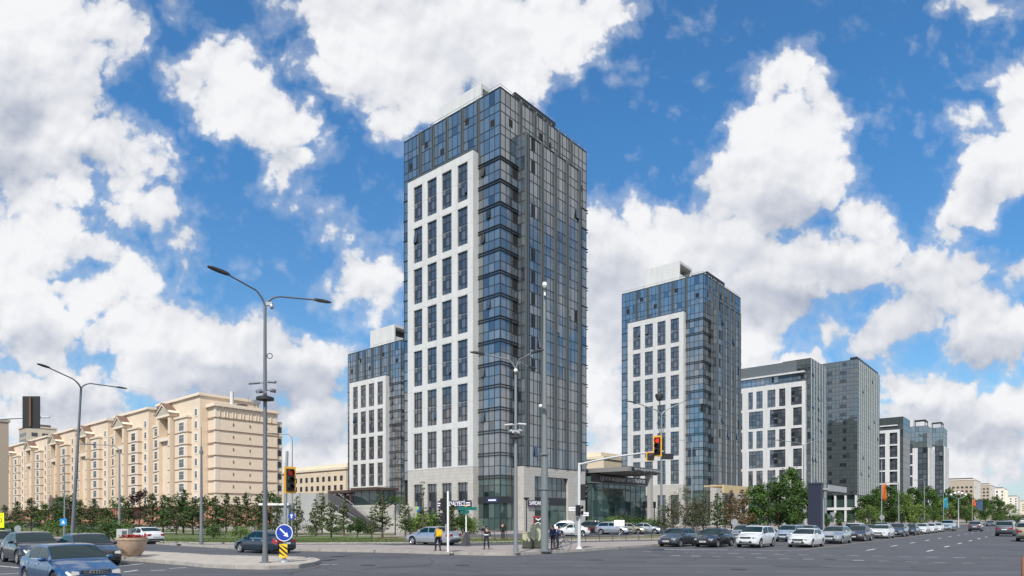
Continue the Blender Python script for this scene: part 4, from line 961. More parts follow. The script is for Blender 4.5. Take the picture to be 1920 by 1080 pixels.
def camera_cluster(t, z, r, m=None):
    b = MB()
    for k, (a, dz, tl) in enumerate(((200, .35, .2), (330, .38, .25), (250, -.1, 0), (290, -.12, 0), (160, 0, 0), (20, .02, 0))):
        d = Vector((math.cos(R(a)), math.sin(R(a)), -.15)); p = Vector((0, 0, z + dz)) + d * (r + .12)
        b.tube([p, p + d * (.50 if k < 2 else .26)], .065 if k < 2 else .085, 10); b.tube([(0, 0, z + dz - .05), p], .03, 5)
    c = b.build('traffic_cameras', m or mat('camera_grey', (.22,.23,.25), .4), t, smooth=True)
    b = MB(); b.lathe([(r + .05, z - .55), (r + .30, z - .5), (r + .30, z - .38), (r + .05, z - .3)], 14); b.build('camera_bracket', lamp_head_m, t, smooth=True)
p = G(497, 1055, KH)
tA = lamp('street_lamp', p, 12.35, [(-1.15, -1.35, 1.0, True), (1.75, 2.05, 1.0, True)], .12, .068, 'tall grey double arm street lamp with traffic cameras, on the traffic island', hl=1.0)
camera_cluster(tA, 8.25, .11)
b = MB(); b.box(.05, .35, -.06, .06, 12.25, 12.4); b.ball((.32, 0, 12.2), (.1, .1, .13)); b.build('small_camera', steel, tA)
b = MB(); b.tube([(.12 + .13 * math.cos(a / 8 * 2 * math.pi) + .1, 0, 9.85 + .13 * math.sin(a / 8 * 2 * math.pi)) for a in range(9)], .02, 5); b.build('cable_loop', lamp_head_m, tA)
p = PY(135, 54, 0)
lamp('street_lamp', p, 13.0, [(-.5, -3.0, 1.05, True), (1.0, 3.2, .8, True)], .15, .08, 'grey double arm street lamp leaning over the queue of cars on the left', lean=(.75, 0), hl=1.1)
p = G(967, 1037, KH)
tC = lamp('street_lamp', p, 11.17, [(-1.9, -.8, .8, True), (.95, -.8, .85, True), (.8, 1.2, .5, True)], .13, .075, 'slim three armed street lamp with camera cluster in front of the corner tower', pm=mat('bare_pole', (.24,.26,.27), .5, .3), hl=.9)
camera_cluster(tC, 7.45, .1, mat('camera_white', (.5,.5,.5), .4))
b = MB(); b.ball((0, -.12, 11.0), .13); b.build('dome_camera', white_paint, tC)
# plain tall camera mast
p = G(1021, 1034, KH); t = thing('camera_mast', p, 0, 'thick tapering grey mast with a dome camera on top, at the street corner', 'mast')
b = MB(); b.lathe([(.24, 0), (.24, 1.2), (.23, 5), (.21, 5.02), (.14, 10), (.085, 16.6)], 16); b.lathe([(.29, 3.9), (.29, 4.0)], 16); b.lathe([(.29, 6.1), (.29, 6.2)], 16); b.build('pole', mat('mast_paint', (.19,.215,.215), .5, .2), t, smooth=True)
b = MB(); b.lathe([(.5, 0), (.5, .06), (.28, .1)], 16); b.build('base_plate', pole_paint, t)
b = MB(); b.lathe([(.02, 17.0), (.12, 16.97), (.15, 16.85), (.15, 16.75), (.05, 16.72)], 12, (0, -.15, 0)); b.ball((0, -.15, 16.72), .12); b.box(-.05, .05, -.3, .0, 16.1, 16.3); b.build('dome_camera', white_paint, t, smooth=True)
b = MB(); b.ball((-.25, 0, 9.2), .12); b.build('side_camera', white_paint, t)
# lamps further off:  pixel column, distance, junction height, arms
for px, Y, zj, arms, rr, lab in (
    (224, 62, 8.6, [(-2.1, -.4, .6, True)], .12, 'single arm street lamp between the flower pot and the long apartment building'),
    (378, 48.5, 0, [], .11, ''),
    (1240, 82, 15.2, [(-3.3, -.5, 1.5, True), (3.1, .5, 1.9, True)], .17, 'street lamp with two long arms and a floodlight on top, behind the hanging traffic lights'),
    (1297, 95, 12.8, [(-1.9, .3, .9, True)], .12, 'thin single arm lamp in front of the second tower'),
    (1507, 118, 15.2, [(-4.3, -.6, 1.0, True), (4.2, .6, 1.6, True)], .16, 'street lamp with drooping double arms before the broad glass slab block'),
    (548, 74, 11.2, [(-1.4, -.6, .5, True)], .09, 'thin dark curved lamp beyond the yellow framed traffic light'),
    (1685, 140, 9.5, [(-1.0, .4, .3, True)], .14, 'shorter pole lamp nearest the orange flag on the avenue'),
    (1733, 165, 11.5, [(-1.2, .4, .3, True)], .15, 'pole lamp between the orange and the blue flags on the avenue'),
    (121, 70, 8.2, [(1.6, .4, .4, True)], .09, 'thin lamp beside the blue square sign on the left')):
    b0 = PY(px, Y, KH)
    if not arms: continue
    tt = lamp('street_lamp', b0, zj, arms, rr, rr * .55, lab, hl=1.3 if Y > 60 else .9, pm=mat('bare_pole', (.24,.26,.27), .5))
    if px == 1240:
        b = MB(); b.tube([(-.05, 0, 14.7), (-.25, 0, 17.1)], .07, 6); b.lathe([(.5, 17.75), (.55, 17.5), (.35, 17.0), (.1, 16.95)], 12, (-.25, 0, 0)); b.build('floodlight', lamp_head_m, tt, smooth=True)
        b = MB(); b.tube([(0, 0, 12), (-.55, 0, 14.2)], .05, 6); b.tube([(0, 0, 12), (.5, 0, 14.2)], .05, 6); b.build('brace', pole_paint, tt)
p = PY(377.5, 50.5, KH); t = thing('mast', p, 0, 'plain grey pole on the kerb in front of the rusticated end wall', 'mast')
b = MB(); b.lathe([(.15, 0), (.15, 1.2), (.12, 1.3), (.07, 7.7)], 10); b.build('pole', pole_paint, t, smooth=True); b = MB(); b.lathe([(.02, 9.2), (.02, 7.7)], 6); b.box(-.12, .12, -.08, .08, 7.1, 7.35); b.build('aerial', pole_paint, t)
# off-frame lamp on the right whose arm reaches into the photo
p = PY(1985, 40, KH); lamp('street_lamp', p, 6.3, [(-1.3, 0, .55, True)], .1, .06, 'lamp head reaching in from the right edge of the photo', curve=.5, hl=.6)
# ornate globe lamp far down the avenue
p = PY(1797, 133, KH); t = thing('globe_lamp', p, 0, 'white lamp post with a cluster of round globes, far down the avenue', 'street lamp', 'street lamps')
b = MB(); b.lathe([(.20, 0), (.18, .5), (.12, .6), (.09, 6.0)], 10); b.tube([(-1.4, 0, 6.5), (-.7, 0, 6.15), (0, 0, 6.0), (.7, 0, 6.15), (1.4, 0, 6.5)], .05, 6); b.build('post', steel, t, smooth=True)
for dx, z in ((-1.5, 6.8), (-.7, 7.1), (0, 7.3), (.7, 7.1), (1.5, 6.8)):
    b = MB(); b.ball((dx, 0, z), .24); b.build('globe', white_paint, t, smooth=True)
# ------------------------------------------------------------------ traffic signals
amber = mat('signal_yellow', (.72,.36,.02), .5); lens_red = mat('lit_red_lamp', (1.0,.03,.015), .3, emit=1.6); lens_red_dim = mat('dim_red_lamp', (.60,.03,.02), .25, emit=.25); lens_off = mat('unlit_lens', (.02,.02,.025), .15)
def sig_head(parent, loc, rz, lit=True, side=False, frame=True, s=1.0, n=3, red=None):
    """facing +x locally"""
    h = thing('signal_head', loc, rz); h.parent = parent; hb = .34 * n
    if frame:
        b = MB()
        if side: b.poly([(-.02, -.26, -.5 * n * .34 - .12), (-.02, .60, -.5 * n * .34 - .12), (-.02, .60, -.5 * n * .34 + .42), (-.02, .26, -.5 * n * .34 + .42), (-.02, .26, hb / 2 + .12), (-.02, -.26, hb / 2 + .12)], (.03, 0, 0))
        else: b.box(-.02, .01, -.27, .27, -hb / 2 - .13, hb / 2 + .13)
        b.build('backplate', amber, h, fix=True)
    b = MB(); b.box(-.16, .06, -.19, .19, -hb / 2 - .03, hb / 2 + .03)
    if side: b.box(-.15, .055, .19, .54, -hb / 2 - .02, -hb / 2 + .32)
    b.build('housing', black_pl, h, bev=.015)
    spots = [(0, hb / 2 - .17 - .34 * i) for i in range(n)] + ([(.36, -hb / 2 + .16)] if side else [])
    for i, (y, z) in enumerate(spots):
        b = MB(); b.lathe([(0, .075), (.10, .07), (.135, .055)], 16, (0, y, z), 'x'); b.build('lens', (red or lens_red) if (i == 0 and lit) else lens_off, h, smooth=True)
        vs = []; fs = []; k = 11
        for a in range(k):
            an = R(-25 + 230 * a / (k - 1)); c, s_ = math.cos(an), math.sin(an)
            vs += [(.055, y + .155 * c, z + .155 * s_), (.30 - .03 * (1 - s_), y + .155 * c, z + .155 * s_)]
        fs = [(2*a, 2*a+1, 2*a+3, 2*a+2) for a in range(k - 1)]
        b = MB(); b.add(vs, fs); v = b.build('visor', black_pl, h, smooth=True); sm = v.modifiers.new('t', 'SOLIDIFY'); sm.thickness = .012
    return h
def arrow_face(b, pts): b.add(pts, [tuple(range(len(pts)))])
# G: on the island
p = G(533, 1054, KH); t = thing('traffic_light', p, 0, 'yellow framed traffic light above a round blue arrow sign, on the traffic island', 'traffic light')
b = MB(); b.tube([(0, 0, 0), (.05, 0, 2.6), (.14, 0, 5.35)], [.085, .08, .065], 12); b.lathe([(.26, 0), (.24, .08), (.10, .14)], 14); b.build('pole', steel, t, smooth=True)
sig_head(t, (.32, -.12, 3.95), R(-55), True, red=lens_red_dim)
b = MB(); b.tube([(.08, 0, 4.3), (.3, -.05, 4.3)], .03, 6); b.tube([(.08, 0, 3.6), (.3, -.05, 3.6)], .03, 6); b.build('bracket', black_pl, t)
blue_s = mat('sign_blue_face', (.015,.05,.33), .35); whs = mat('sign_white_face', (.8,.8,.8), .4); yel = mat('sign_yellow_face', (.80,.50,.01), .45); blk = mat('sign_black', (.02,.02,.02), .5)
sg = thing('round_sign', (.05, -.14, 1.42), 0); sg.parent = t
b = MB(); b.lathe([(0, -.02), (.41, -.02), (.41, .0), (0, .0)], 28, (0, 0, 0), 'y'); b.build('rim', whs, sg, fix=True)
b = MB(); b.lathe([(0, -.024), (.375, -.024), (.375, -.02), (0, -.02)], 28, (0, 0, 0), 'y'); b.build('face', blue_s, sg, fix=True)
b = MB(); ca = R(-45); q = [(-.28, -.035), (.10, -.035), (.06, -.13), (.29, 0), (.06, .13), (.10, .035), (-.28, .035)]
q = [(x * math.cos(ca) - y * math.sin(ca), x * math.sin(ca) + y * math.cos(ca)) for x, y in q]; b.poly([(x, -.026, z) for x, z in q], (0, -.003, 0)); b.build('arrow', whs, sg, fix=True)
b = MB(); b.box(-.18, .20, -.16, -.13, .22, .88); hz_ = b.build('striped_panel', yel, t)
b = MB()
for k in range(3):
    z = .20 + k * .25; b.poly([(-.18, -.162, min(.88, z + .34)), (-.18, -.162, min(.88, z + .22)), (.20, -.162, max(.22, z - .12)), (.20, -.162, max(.22, z))], (0, -.003, 0))
b.build('stripes', blk, hz_, fix=True)
# F: mast with curved arm at the corner
p = G(1086, 1030, KH); t = thing('signal_mast', p, 0, 'white signal mast whose curved arm carries traffic lights over the avenue', 'traffic light')
b = MB(); b.lathe([(.22, 0), (.20, .1), (.115, .18), (.11, 2), (.095, 5.83)], 14); b.build('pole', mat('mast_white', (.58,.59,.59), .5), t, smooth=True)
E_ = Vector((4.75, -3.95, 6.35 - KH)); pts = []
for i in range(13):
    s = i / 12; pts.append(Vector((E_.x * s, E_.y * s, 5.72 + (E_.z - 5.72) * (1 - (1 - s) ** 2.1))))
b = MB(); b.tube(pts, [.075 - .025 * i / 12 for i in range(13)], 10); b.build('arm', mat('arm_paint', (.55,.56,.56), .4), t, smooth=True)
sig_head(t, (E_.x * .93, E_.y * .93 - .2, E_.z + .33), R(-118), True, side=False)
h2 = sig_head(t, (E_.x * .93 + .32, E_.y * .93 + .2, E_.z + .33), R(62), False, frame=False)
# horizontal additional sections
b = MB(); b.box(E_.x * .93 - .62, E_.x * .93 - .22, E_.y * .93 - .30, E_.y * .93 - .12, E_.z - .48, E_.z - .10); b.lathe([(.13, -.31), (.10, -.32), (0, -.325)], 14, (E_.x * .93 - .42, E_.y * .93, E_.z - .29), 'y'); b.build('side_section', black_pl, t)
b = MB(); b.box(E_.x * .93 - .68, E_.x * .93 - .2, E_.y * .93 - .12, E_.y * .93 - .09, E_.z - .56, E_.z - .02); b.build('backplate', amber, t)
b = MB(); b.box(E_.x * .93 + .3, E_.x * .93 + 1.0, E_.y * .93 - .12, E_.y * .93 + .12, E_.z - .46, E_.z - .12); b.build('side_section', black_pl, t)
h3 = sig_head(t, (.30, -.05, 3.85), R(10), False, frame=False); sig_head(t, (-.05, -.2, 2.62), R(-30), False, frame=False, n=2, red=lens_off)
b = MB(); b.box(.02, .62, -.16, -.13, 2.25, 2.5); b.box(-.72, -.12, -.16, -.13, 2.60, 2.85); b.build('street_name_plate', whs, t)
b = MB(); b.box(.10, .54, -.165, -.16, 2.34, 2.40); b.box(-.66, -.2, -.165, -.16, 2.70, 2.76); b.build('plate_text_lines', mat('plate_ink', (.25,.27,.3), .6), t)
b = MB(); b.poly([(-.1, .12, 5.1), (-.42, .12, 4.65), (-.1, .12, 4.2), (.2, .12, 4.65)], (0, .03, 0)); b.build('diamond_sign_back', steel, t, fix=True)
b = MB(); b.box(-.32, -.10, -.04, .1, 2.95, 3.5); b.box(-.3, -.1, -.02, .08, .95, 2.2); b.build('control_box', steel, t)
# back-turned signal on a white post (px 840)
p = G(840, 1036.5, KH); t = thing('pedestrian_light', p, 0, 'slim white post with back turned black pedestrian lights beside the walker with the yellow backpack', 'traffic light')
b = MB(); b.lathe([(.07, 0), (.065, 3.75)], 10); b.build('pole', white_paint, t, smooth=True); b = MB(); b.box(-.28, .3, -.3, .25, 0, .06); b.build('base_plate', kerb_m, t)
sig_head(t, (-.28, .1, 2.95), R(120), False, frame=False, n=2); sig_head(t, (-.26, .1, 2.05), R(150), False, frame=False, n=2)
b = MB(); b.box(-.16, -.08, -.12, .12, 1.1, 1.75); b.build('push_button_box', steel, t)
# far left, back of a signal on its arm
cx = PY(55, 29); t = thing('hanging_traffic_light', PY(-190, 33, 0), 0, 'back of a dark traffic light hanging on an arm at the left edge', 'traffic light')
o0 = t.location; b = MB(); b.lathe([(.14, 0), (.10, 6.9)], 12); b.build('pole', steel, t, smooth=True)
e1 = Vector((PY(93, 29).x - o0.x, 29 - o0.y, 6.78)); b = MB(); b.tube([(0, 0, 6.6), (e1.x * .4, e1.y * .4, 6.95), (e1.x * .8, e1.y * .8, 6.87), e1], [.08, .065, .05, .035], 10); b.build('arm', mat('arm_paint', (.55,.56,.56), .4), t, smooth=True)
c = Vector((cx.x - o0.x, cx.y - o0.y + .12, 7.02)); b = MB(); b.box(c.x - .385, c.x + .385, c.y - .02, c.y + .02, c.z - .72, c.z + .72); hb_ = b.build('backplate', blk, t)
b = MB(); b.box(c.x - .17, c.x + .17, c.y + .02, c.y + .22, c.z - .6, c.z + .6); b.build('housing', black_pl, t); b = MB(); b.box(c.x - .045, c.x + .045, c.y - .09, c.y - .02, c.z - .65, c.z + .65); b.build('bracket', mat('rusty_bracket', (.13,.07,.04), .8), t)
for k in range(3):
    b = MB(); b.lathe([(.13, .23), (.1, .24), (0, .245)], 12, (c.x, c.y, c.z - .38 + .38 * k), 'y'); b.build('lens', lens_off, t)
# ------------------------------------------------------------------ signs
def post_sign(px, Y, ztop, label, shape, fm, sz=.35, zc=None, name='road_sign', inner=None):
    p = PY(px, Y, KH if Y > 40 else 0); t = thing(name, p, 0, label, 'road sign', 'small road signs'); zc = zc or ztop - sz
    b = MB(); b.lathe([(.04, 0), (.04, ztop)], 8); b.build('pole', steel, t, smooth=True); b = MB()
    if shape == 'round': b.lathe([(0, -.06), (sz, -.06), (sz, -.045), (0, -.045)], 20, (0, 0, zc), 'y')
    elif shape == 'tri': b.poly([(-sz, -.06, zc + sz * .6), (0, -.06, zc - sz), (sz, -.06, zc + sz * .6)], (0, .02, 0))
    else: b.box(-sz, sz, -.06, -.045, zc - sz, zc + sz)
    f = b.build('face', fm, t, fix=True)
    if inner:
        b = MB(); 
        if inner == 'arrow': b.poly([(-.06, -.065, zc - sz * .6), (.06, -.065, zc - sz * .6), (.06, -.065, zc + .05), (.18, -.065, zc + .05), (0, -.065, zc + sz * .7), (-.18, -.065, zc + .05), (-.06, -.065, zc + .05)], (0, -.003, 0))
        else: b.poly([(-sz * .5, -.065, zc - sz * .5), (sz * .5, -.065, zc - sz * .5), (0, -.065, zc + sz * .6)], (0, -.003, 0))
        b.build('symbol', whs, f, fix=True)
    return t
post_sign(119.5, 58, 2.05, 'blue square sign on a thin post behind the parked dark cars', 'sq', mat('light_blue_sign', (.02,.25,.55), .4), .30, inner='x')
post_sign(34, 62, 1.4, 'pale sign back on a white post at the far left', 'round', steel, .34)
post_sign(547, 62, 2.6, 'small round blue sign with white arrow behind the island traffic light', 'round', blue_s, .33, inner='arrow')
post_sign(1377, 74, 2.0, 'grey back of a round sign behind the white crossover', 'round', steel, .40)
post_sign(1562, 120, 3.3, 'grey backs of a triangle over a round sign by the dark pylon', 'tri', steel, .6, name='road_sign')
post_sign(1653.5, 112, 2.6, 'round sign back low on the flag pole', 'round', steel, .45)
b = post_sign(1833, 250, 8.6, 'blue direction board far down the avenue', 'sq', mat('far_blue_board', (.05,.08,.18), .5), 1.9)
p = PY(-2, 40, 0); t = thing('warning_board', p, 0, 'bright yellow board cut by the left edge of the photo', 'road sign')
b = MB(); b.lathe([(.05, 0), (.05, 1.7)], 8); b.build('pole', steel, t); b = MB(); b.box(-.4, .37, -.08, -.05, 1.66, 2.58); f = b.build('face', mat('lime_yellow', (.75,.78,.01), .5, emit=.1), t)
b = MB(); b.tube([(.12 + .12 * math.cos(a / 10 * 2 * math.pi), -.09, 2.12 + .12 * math.sin(a / 10 * 2 * math.pi)) for a in range(11)], .015, 5); b.build('symbol', blk, f)
# green street-name post on dark pyramid foot
p = G(874, 1024, KH); t = thing('street_name_post', p, 0, 'green street name plates on a white post with dark pyramid foot', 'street sign')
b = MB(); b.lathe([(.42, 0), (.36, .08), (.12, .95), (.08, 1.05)], 4); b.build('foot', mat('foot_grey', (.05,.05,.06), .7), t); b = MB(); b.lathe([(.05, 1.0), (.045, 2.75)], 10); b.build('pole', white_paint, t, smooth=True)
grn = mat('sign_green', (.005,.15,.12), .4)
for a, z, o_ in ((25, 2.82, .1), (-60, 2.55, -.1)):
    c_, s_ = math.cos(R(a)), math.sin(R(a)); b = MB(); b.poly([(-.75 * c_ + o_, -.75 * s_, z - .12), (.75 * c_ + o_, .75 * s_, z - .12), (.75 * c_ + o_, .75 * s_, z + .12), (-.75 * c_ + o_, -.75 * s_, z + .12)], (.02 * s_, -.02 * c_, 0)); b.build('name_plate', grn, t, fix=True)
b = MB(); b.ball((0, 0, 3.0), (.1, .1, .08)); b.build('finial', amber, t)
# painted utility cabinets
cab = mat('cabinet_beige', (.40,.40,.27), .7, var=.08); cabp = mat('painted_reeds', (.025,.03,.025), .8, col2=(.08,.09,.06), vscale=8, stretch=(3, 3, .5))
for px0, px1, top, lab in ((979.5, 994, 999, 'lower painted utility cabinet, left of the pair by the thick mast'), (994.5, 1014.5, 985, 'taller painted utility cabinet, right of the pair by the thick mast')):
    a = G(px0, 1029, KH); c = G(px1, 1029, KH); w = c.x - a.x; h = ZZ(top, a.y) - KH; p = a.lerp(c, .5); t = thing('utility_cabinet', p, 0, lab, 'cabinet', 'painted utility cabinets')
    b = MB(); b.box(-w / 2, w / 2, 0, .7, 0, h); b.build('body', cab, t, bev=.01); b = MB(); b.box(-w / 2 - .03, w / 2 + .03, -.04, .74, h, h + .05); b.build('lid', cab, t)
    b = MB(); n = 22
    top_ = [(-w / 2 + w * i / n, -.006, (.42 + .28 * random.random()) * 1.1) for i in range(n + 1)]
    b.poly([(-w / 2, -.006, .05), (w / 2, -.006, .05)] + top_[::-1], (0, .004, 0)); b.build('painted_reeds', cabp, t)
    b = MB(); b.box(-.01, .0, -.012, 0, .1, h - .05); b.box(-w / 2, w / 2, -.01, .71, 0, .1); b.build('door_gap', blk, t)
# red and black information frame behind cabinets
p = PY(1009, 50, KH); t = thing('poster_frame', p, 0, 'red framed poster stand above the utility cabinets', 'poster stand')
b = MB(); b.box(-.38, -.32, -.04, .04, 0, 2.25); b.box(.32, .38, -.04, .04, 0, 2.25); b.box(-.38, .38, -.04, .04, 2.18, 2.25); b.build('frame', mat('frame_red', (.42,.02,.03), .5), t); b = MB(); b.box(-.32, .32, -.03, 0, 1.55, 2.18); f = b.build('poster', blk, t)
b = MB(); b.poly([(-.22, -.035, 2.06), (-.17, -.035, 2.10), (0, -.035, 1.99), (.17, -.035, 2.10), (.22, -.035, 2.06), (0, -.035, 1.90)], (0, -.004, 0)); b.poly([(-.27, -.035, 1.66), (0, -.035, 1.80), (.27, -.035, 1.66), (.24, -.035, 1.62), (0, -.035, 1.74), (-.24, -.035, 1.62)], (0, -.004, 0)); b.build('poster_mark', whs, f, fix=True)
# big flower pot
p = G(247, 1043, KH); t = thing('flower_pot', p, 0, 'large round terracotta flower pot with red flowers on the traffic island', 'planter')
b = MB(); b.lathe([(.0, 0), (.42, 0), (.45, .04), (.61, .30), (.72, .62), (.76, .90), (.79, .91), (.79, 1.04), (.70, 1.04), (.69, .9), (0, .88)], 32); b.build('bowl', mat('pot_terracotta', (.42,.30,.21), .8, var=.12, vscale=5, bump=.4), t, smooth=True, fix=True)
b = MB(); rr = random.Random(4)
for k in range(240):
    a = rr.uniform(0, 6.28); q = rr.uniform(0, .64) ; c = Vector((q * math.cos(a), q * math.sin(a), 1.0 + rr.uniform(0, .18))); v = Vector((rr.uniform(-1,1), rr.uniform(-1,1), rr.uniform(0,1))).normalized() * .045; w_ = v.cross(Vector((0.3,.2,1))).normalized() * .045
    b.quad(c - v - w_, c + v - w_, c + v + w_, c - v + w_)
b.build('flowers', mat('red_petals', (.35,.02,.02), .7, isl=.4), t)
b = MB()
for k in range(260):
    a = rr.uniform(0, 6.28); q = rr.uniform(0, .66); c = Vector((q * math.cos(a), q * math.sin(a), .92 + rr.uniform(0, .14))); v = Vector((rr.uniform(-1,1), rr.uniform(-1,1), rr.uniform(0,1))).normalized() * .05; w_ = v.cross(Vector((0.3,.2,1))).normalized() * .04
    b.quad(c - v - w_, c + v - w_, c + v + w_, c - v + w_)
b.build('foliage', mat('pot_leaves', (.05,.09,.02), .7, isl=.4), t)
# flags
def flag(px, Y, zt, z0, z1, w, col, label, col2=None):
    t = thing('flag_pole', PY(px, Y, KH), 0, label, 'flag', 'flags along the avenue'); b = MB(); b.lathe([(.09, 0), (.06, zt)], 8); b.build('pole', steel, t, smooth=True)
    b = MB(); n = 8; vs = []
    for i in range(n + 1):
        for j in range(6):
            s = i / n; vs.append((.08 + w * s * (1 - .25 * j / 5), .25 * math.sin(s * 7 + j) * s, z1 - (z1 - z0) * j / 5 + .5 * s * (1 - j / 5)))
    fs = [(i*6+j, (i+1)*6+j, (i+1)*6+j+1, i*6+j+1) for i in range(n) for j in range(5)]
    b.add(vs, fs); f = b.build('flag_cloth', col, t, smooth=True); s_ = f.modifiers.new('t', 'SOLIDIFY'); s_.thickness = .02
flag(1653, 112, 12.0, 5.0, 7.7, .85, mat('flag_red', (.36,.03,.01), .7, col2=(.50,.17,.015), vscale=.7), 'tall pole with a red and orange flag nearest on the avenue')
flag(1769, 175, 8.6, 4.4, 7.2, 1.3, mat('flag_cyan', (.015,.20,.28), .7), 'pole with a sky blue flag before the far trees')
flag(1823, 200, 8.5, 5.4, 7.4, 1.1, mat('flag_orange', (.42,.09,.015), .7), 'pole with a small orange flag farthest along the avenue')
# dark advertising pylon and gantry
p = PY(1529, 96, KH); t = thing('advertising_pylon', p, STREET, 'dark navy advertising pylon among the avenue trees', 'pylon')
b = MB(); b.box(-.5, .5, -.9, .9, 0, 7.0); b.box(-.55, .55, -.95, .95, 7.0, 7.25); b.build('body', mat('pylon_navy', (.018,.022,.045), .5), t)
p = PY(1543, 100, KH); t = thing('gantry_canopy', p, STREET, 'grey flat canopy on a thick column, right of the navy pylon', 'canopy')
b = MB(); b.lathe([(.22, 0), (.20, 6.4)], 12); b.build('column', steel, t, smooth=True); b = MB(); b.box(-1.2, 9.6, -1.0, 1.2, 6.35, 6.6); b.box(-1.2, 9.6, -1.1, -1.0, 6.2, 7.1); b.box(9.5, 9.7, -1.0, 1.2, 6.2, 7.1); b.build('roof', mat('gantry_grey', (.36,.37,.38), .5), t)
p = PY(1357, 128, KH); t = thing('entrance_canopy', p, STREET, 'cream fronted canopy above the brown trees at the foot of the second tower', 'canopy')
b = MB(); b.box(-.3, 14, -.2, .2, 7.0, 8.6); b.box(-.3, 14, .2, 4, 8.3, 8.55); b.build('fascia', mat('canopy_cream', (.55,.42,.24), .7), t); b = MB(); b.box(0, .4, .2, .6, 0, 7); b.box(13, 13.4, .2, .6, 0, 7); b.build('posts', stone, t)
# low rail along the pavement behind the corner
t = thing('pavement_rail', G(1045, 1016, KH), 0, 'thin grey railing between the pavement and the parked cars', 'railing')
a = G(1045, 1016, KH); c_ = G(1245, 1012.5, KH) - a; b = MB(); b.tube([(0, 0, .75), (c_.x, c_.y, .75)], .03, 5); b.tube([(0, 0, .4), (c_.x, c_.y, .4)], .02, 5)
for i in range(9): b.tube([(c_.x * i / 8, c_.y * i / 8, 0), (c_.x * i / 8, c_.y * i / 8, .75)], .03, 5)
b.build('rails', dark_metal, t)
t = thing('pavement_rail', G(880, 1014, KH), 0, 'thin grey railing before the shop entrance of the corner tower', 'railing'); a = G(880, 1014, KH); c_ = G(950, 1012, KH) - a
b = MB(); b.tube([(0, 0, .8), (c_.x, c_.y, .8)], .03, 5)
for i in range(4): b.tube([(c_.x * i / 3, c_.y * i / 3, 0), (c_.x * i / 3, c_.y * i / 3, .8)], .03, 5)
b.build('rails', dark_metal, t)
# small lantern before the tower, concrete booth and box on the left, brown bollard at right
t = thing('garden_lamp', PY(987, 66, KH), 0, 'dark garden lamp before the stone portal', 'lamp'); b = MB(); b.lathe([(.07, 0), (.05, 3.9)], 8); b.build('post', dark_metal, t); b = MB(); b.lathe([(.06, 3.9), (.30, 4.05), (.32, 4.15), (.05, 4.2)], 12); b.build('lamp_head', dark_metal, t)
t = thing('garden_lamp', PY(741, 78, KH), 0, 'dark garden lamp among the young pines before the terrace', 'lamp'); b = MB(); b.lathe([(.08, 0), (.05, 3.6)], 8); b.build('post', dark_metal, t); b = MB(); b.lathe([(.06, 3.6), (.2, 3.7), (.2, 3.95), (.05, 4.0)], 10); b.build('lamp_head', dark_metal, t)
t = thing('concrete_booth', PY(527, 78, KH), 0, 'grey concrete booth with a flat white roof left of the island traffic light', 'booth'); b = MB(); b.box(-1.0, .9, 0, 2.2, 0, 3.6); b.build('wall', mat('booth_grey', (.28,.29,.29), .8), t); b = MB(); b.box(-2.6, 1.0, -.3, 2.4, 3.6, 3.85); b.build('roof', white_paint, t)
t = thing('utility_box', PY(229, 56, KH), 0, 'pale grey utility box with a dark poster behind the flower pot', 'utility box'); b = MB(); b.box(-.5, .5, 0, .6, 0, 1.15); b.build('body', mat('box_grey', (.42,.44,.42), .7, var=.05), t, bev=.02); b = MB(); b.box(.0, .4, -.03, 0, .5, 1.0); b.build('poster', mat('box_poster', (.08,.10,.10), .7, var=.5, vscale=9), t)
t = thing('advert_stand', PY(1161, 62, KH), 0, 'pale notice panel on a thin post before the glass pavilion', 'notice board'); b = MB(); b.lathe([(.04, 0), (.04, 1.6)], 8); b.build('post', steel, t); b = MB(); b.box(-.5, .5, -.05, .0, 1.3, 1.9); b.build('panel', whs, t)
t = thing('bollard', PY(1922, 21, 0), 0, 'orange brown bollard cut by the lower right corner', 'bollard'); b = MB(); b.lathe([(.10, 0), (.10, .95), (.06, 1.02), (0, 1.03)], 12); b.build('post', mat('bollard_brown', (.30,.12,.07), .7), t, smooth=True)
# ------------------------------------------------------------------ vehicles
def lerp(a, b, t): return a + (b - a) * t
def interp(tab, x):
    if x <= tab[0][0]: return tab[0][1]
    for (a, b), (c, d) in zip(tab, tab[1:]):
        if x <= c: return lerp(b, d, (x - a) / (c - a))
    return tab[-1][1]
KINDS = {
 # L, W, H, wheel radius, front axle, rear axle, cowl x, roof front, roof rear, tail-glass foot, belt z, hood z, deck z, ground clearance
 'sedan': dict(L=4.55, W=1.77, H=1.45, r=.315, fa=.86, ra=3.52, g=(1.18, 1.98, 3.05, 3.85), belt=.93, hood=.78, cowl=.96, deck=1.03, zc=.20),
 'hatch': dict(L=4.10, W=1.74, H=1.46, r=.31, fa=.80, ra=3.36, g=(1.02, 1.82, 3.25, 3.98), belt=.94, hood=.80, cowl=.98, deck=.98, zc=.20),
 'suv':   dict(L=4.45, W=1.82, H=1.66, r=.35, fa=.86, ra=3.52, g=(1.12, 1.85, 3.65, 4.28), belt=1.08, hood=.93, cowl=1.10, deck=1.12, zc=.25),
 'crossover': dict(L=4.5, W=1.80, H=1.58, r=.34, fa=.86, ra=3.55, g=(1.05, 1.85, 3.60, 4.32), belt=1.02, hood=.86, cowl=1.05, deck=1.06, zc=.23),
 'bigsuv': dict(L=4.85, W=1.90, H=1.85, r=.40, fa=.92, ra=3.72, g=(1.35, 1.95, 4.25, 4.75), belt=1.20, hood=1.08, cowl=1.22, deck=1.2, zc=.30),
}
paints = {}
def paint(name, c, metal=.35):
    if name not in paints: paints[name] = mat('paint_' + name, c, .32, metal, coat=1.0)
    return paints[name]
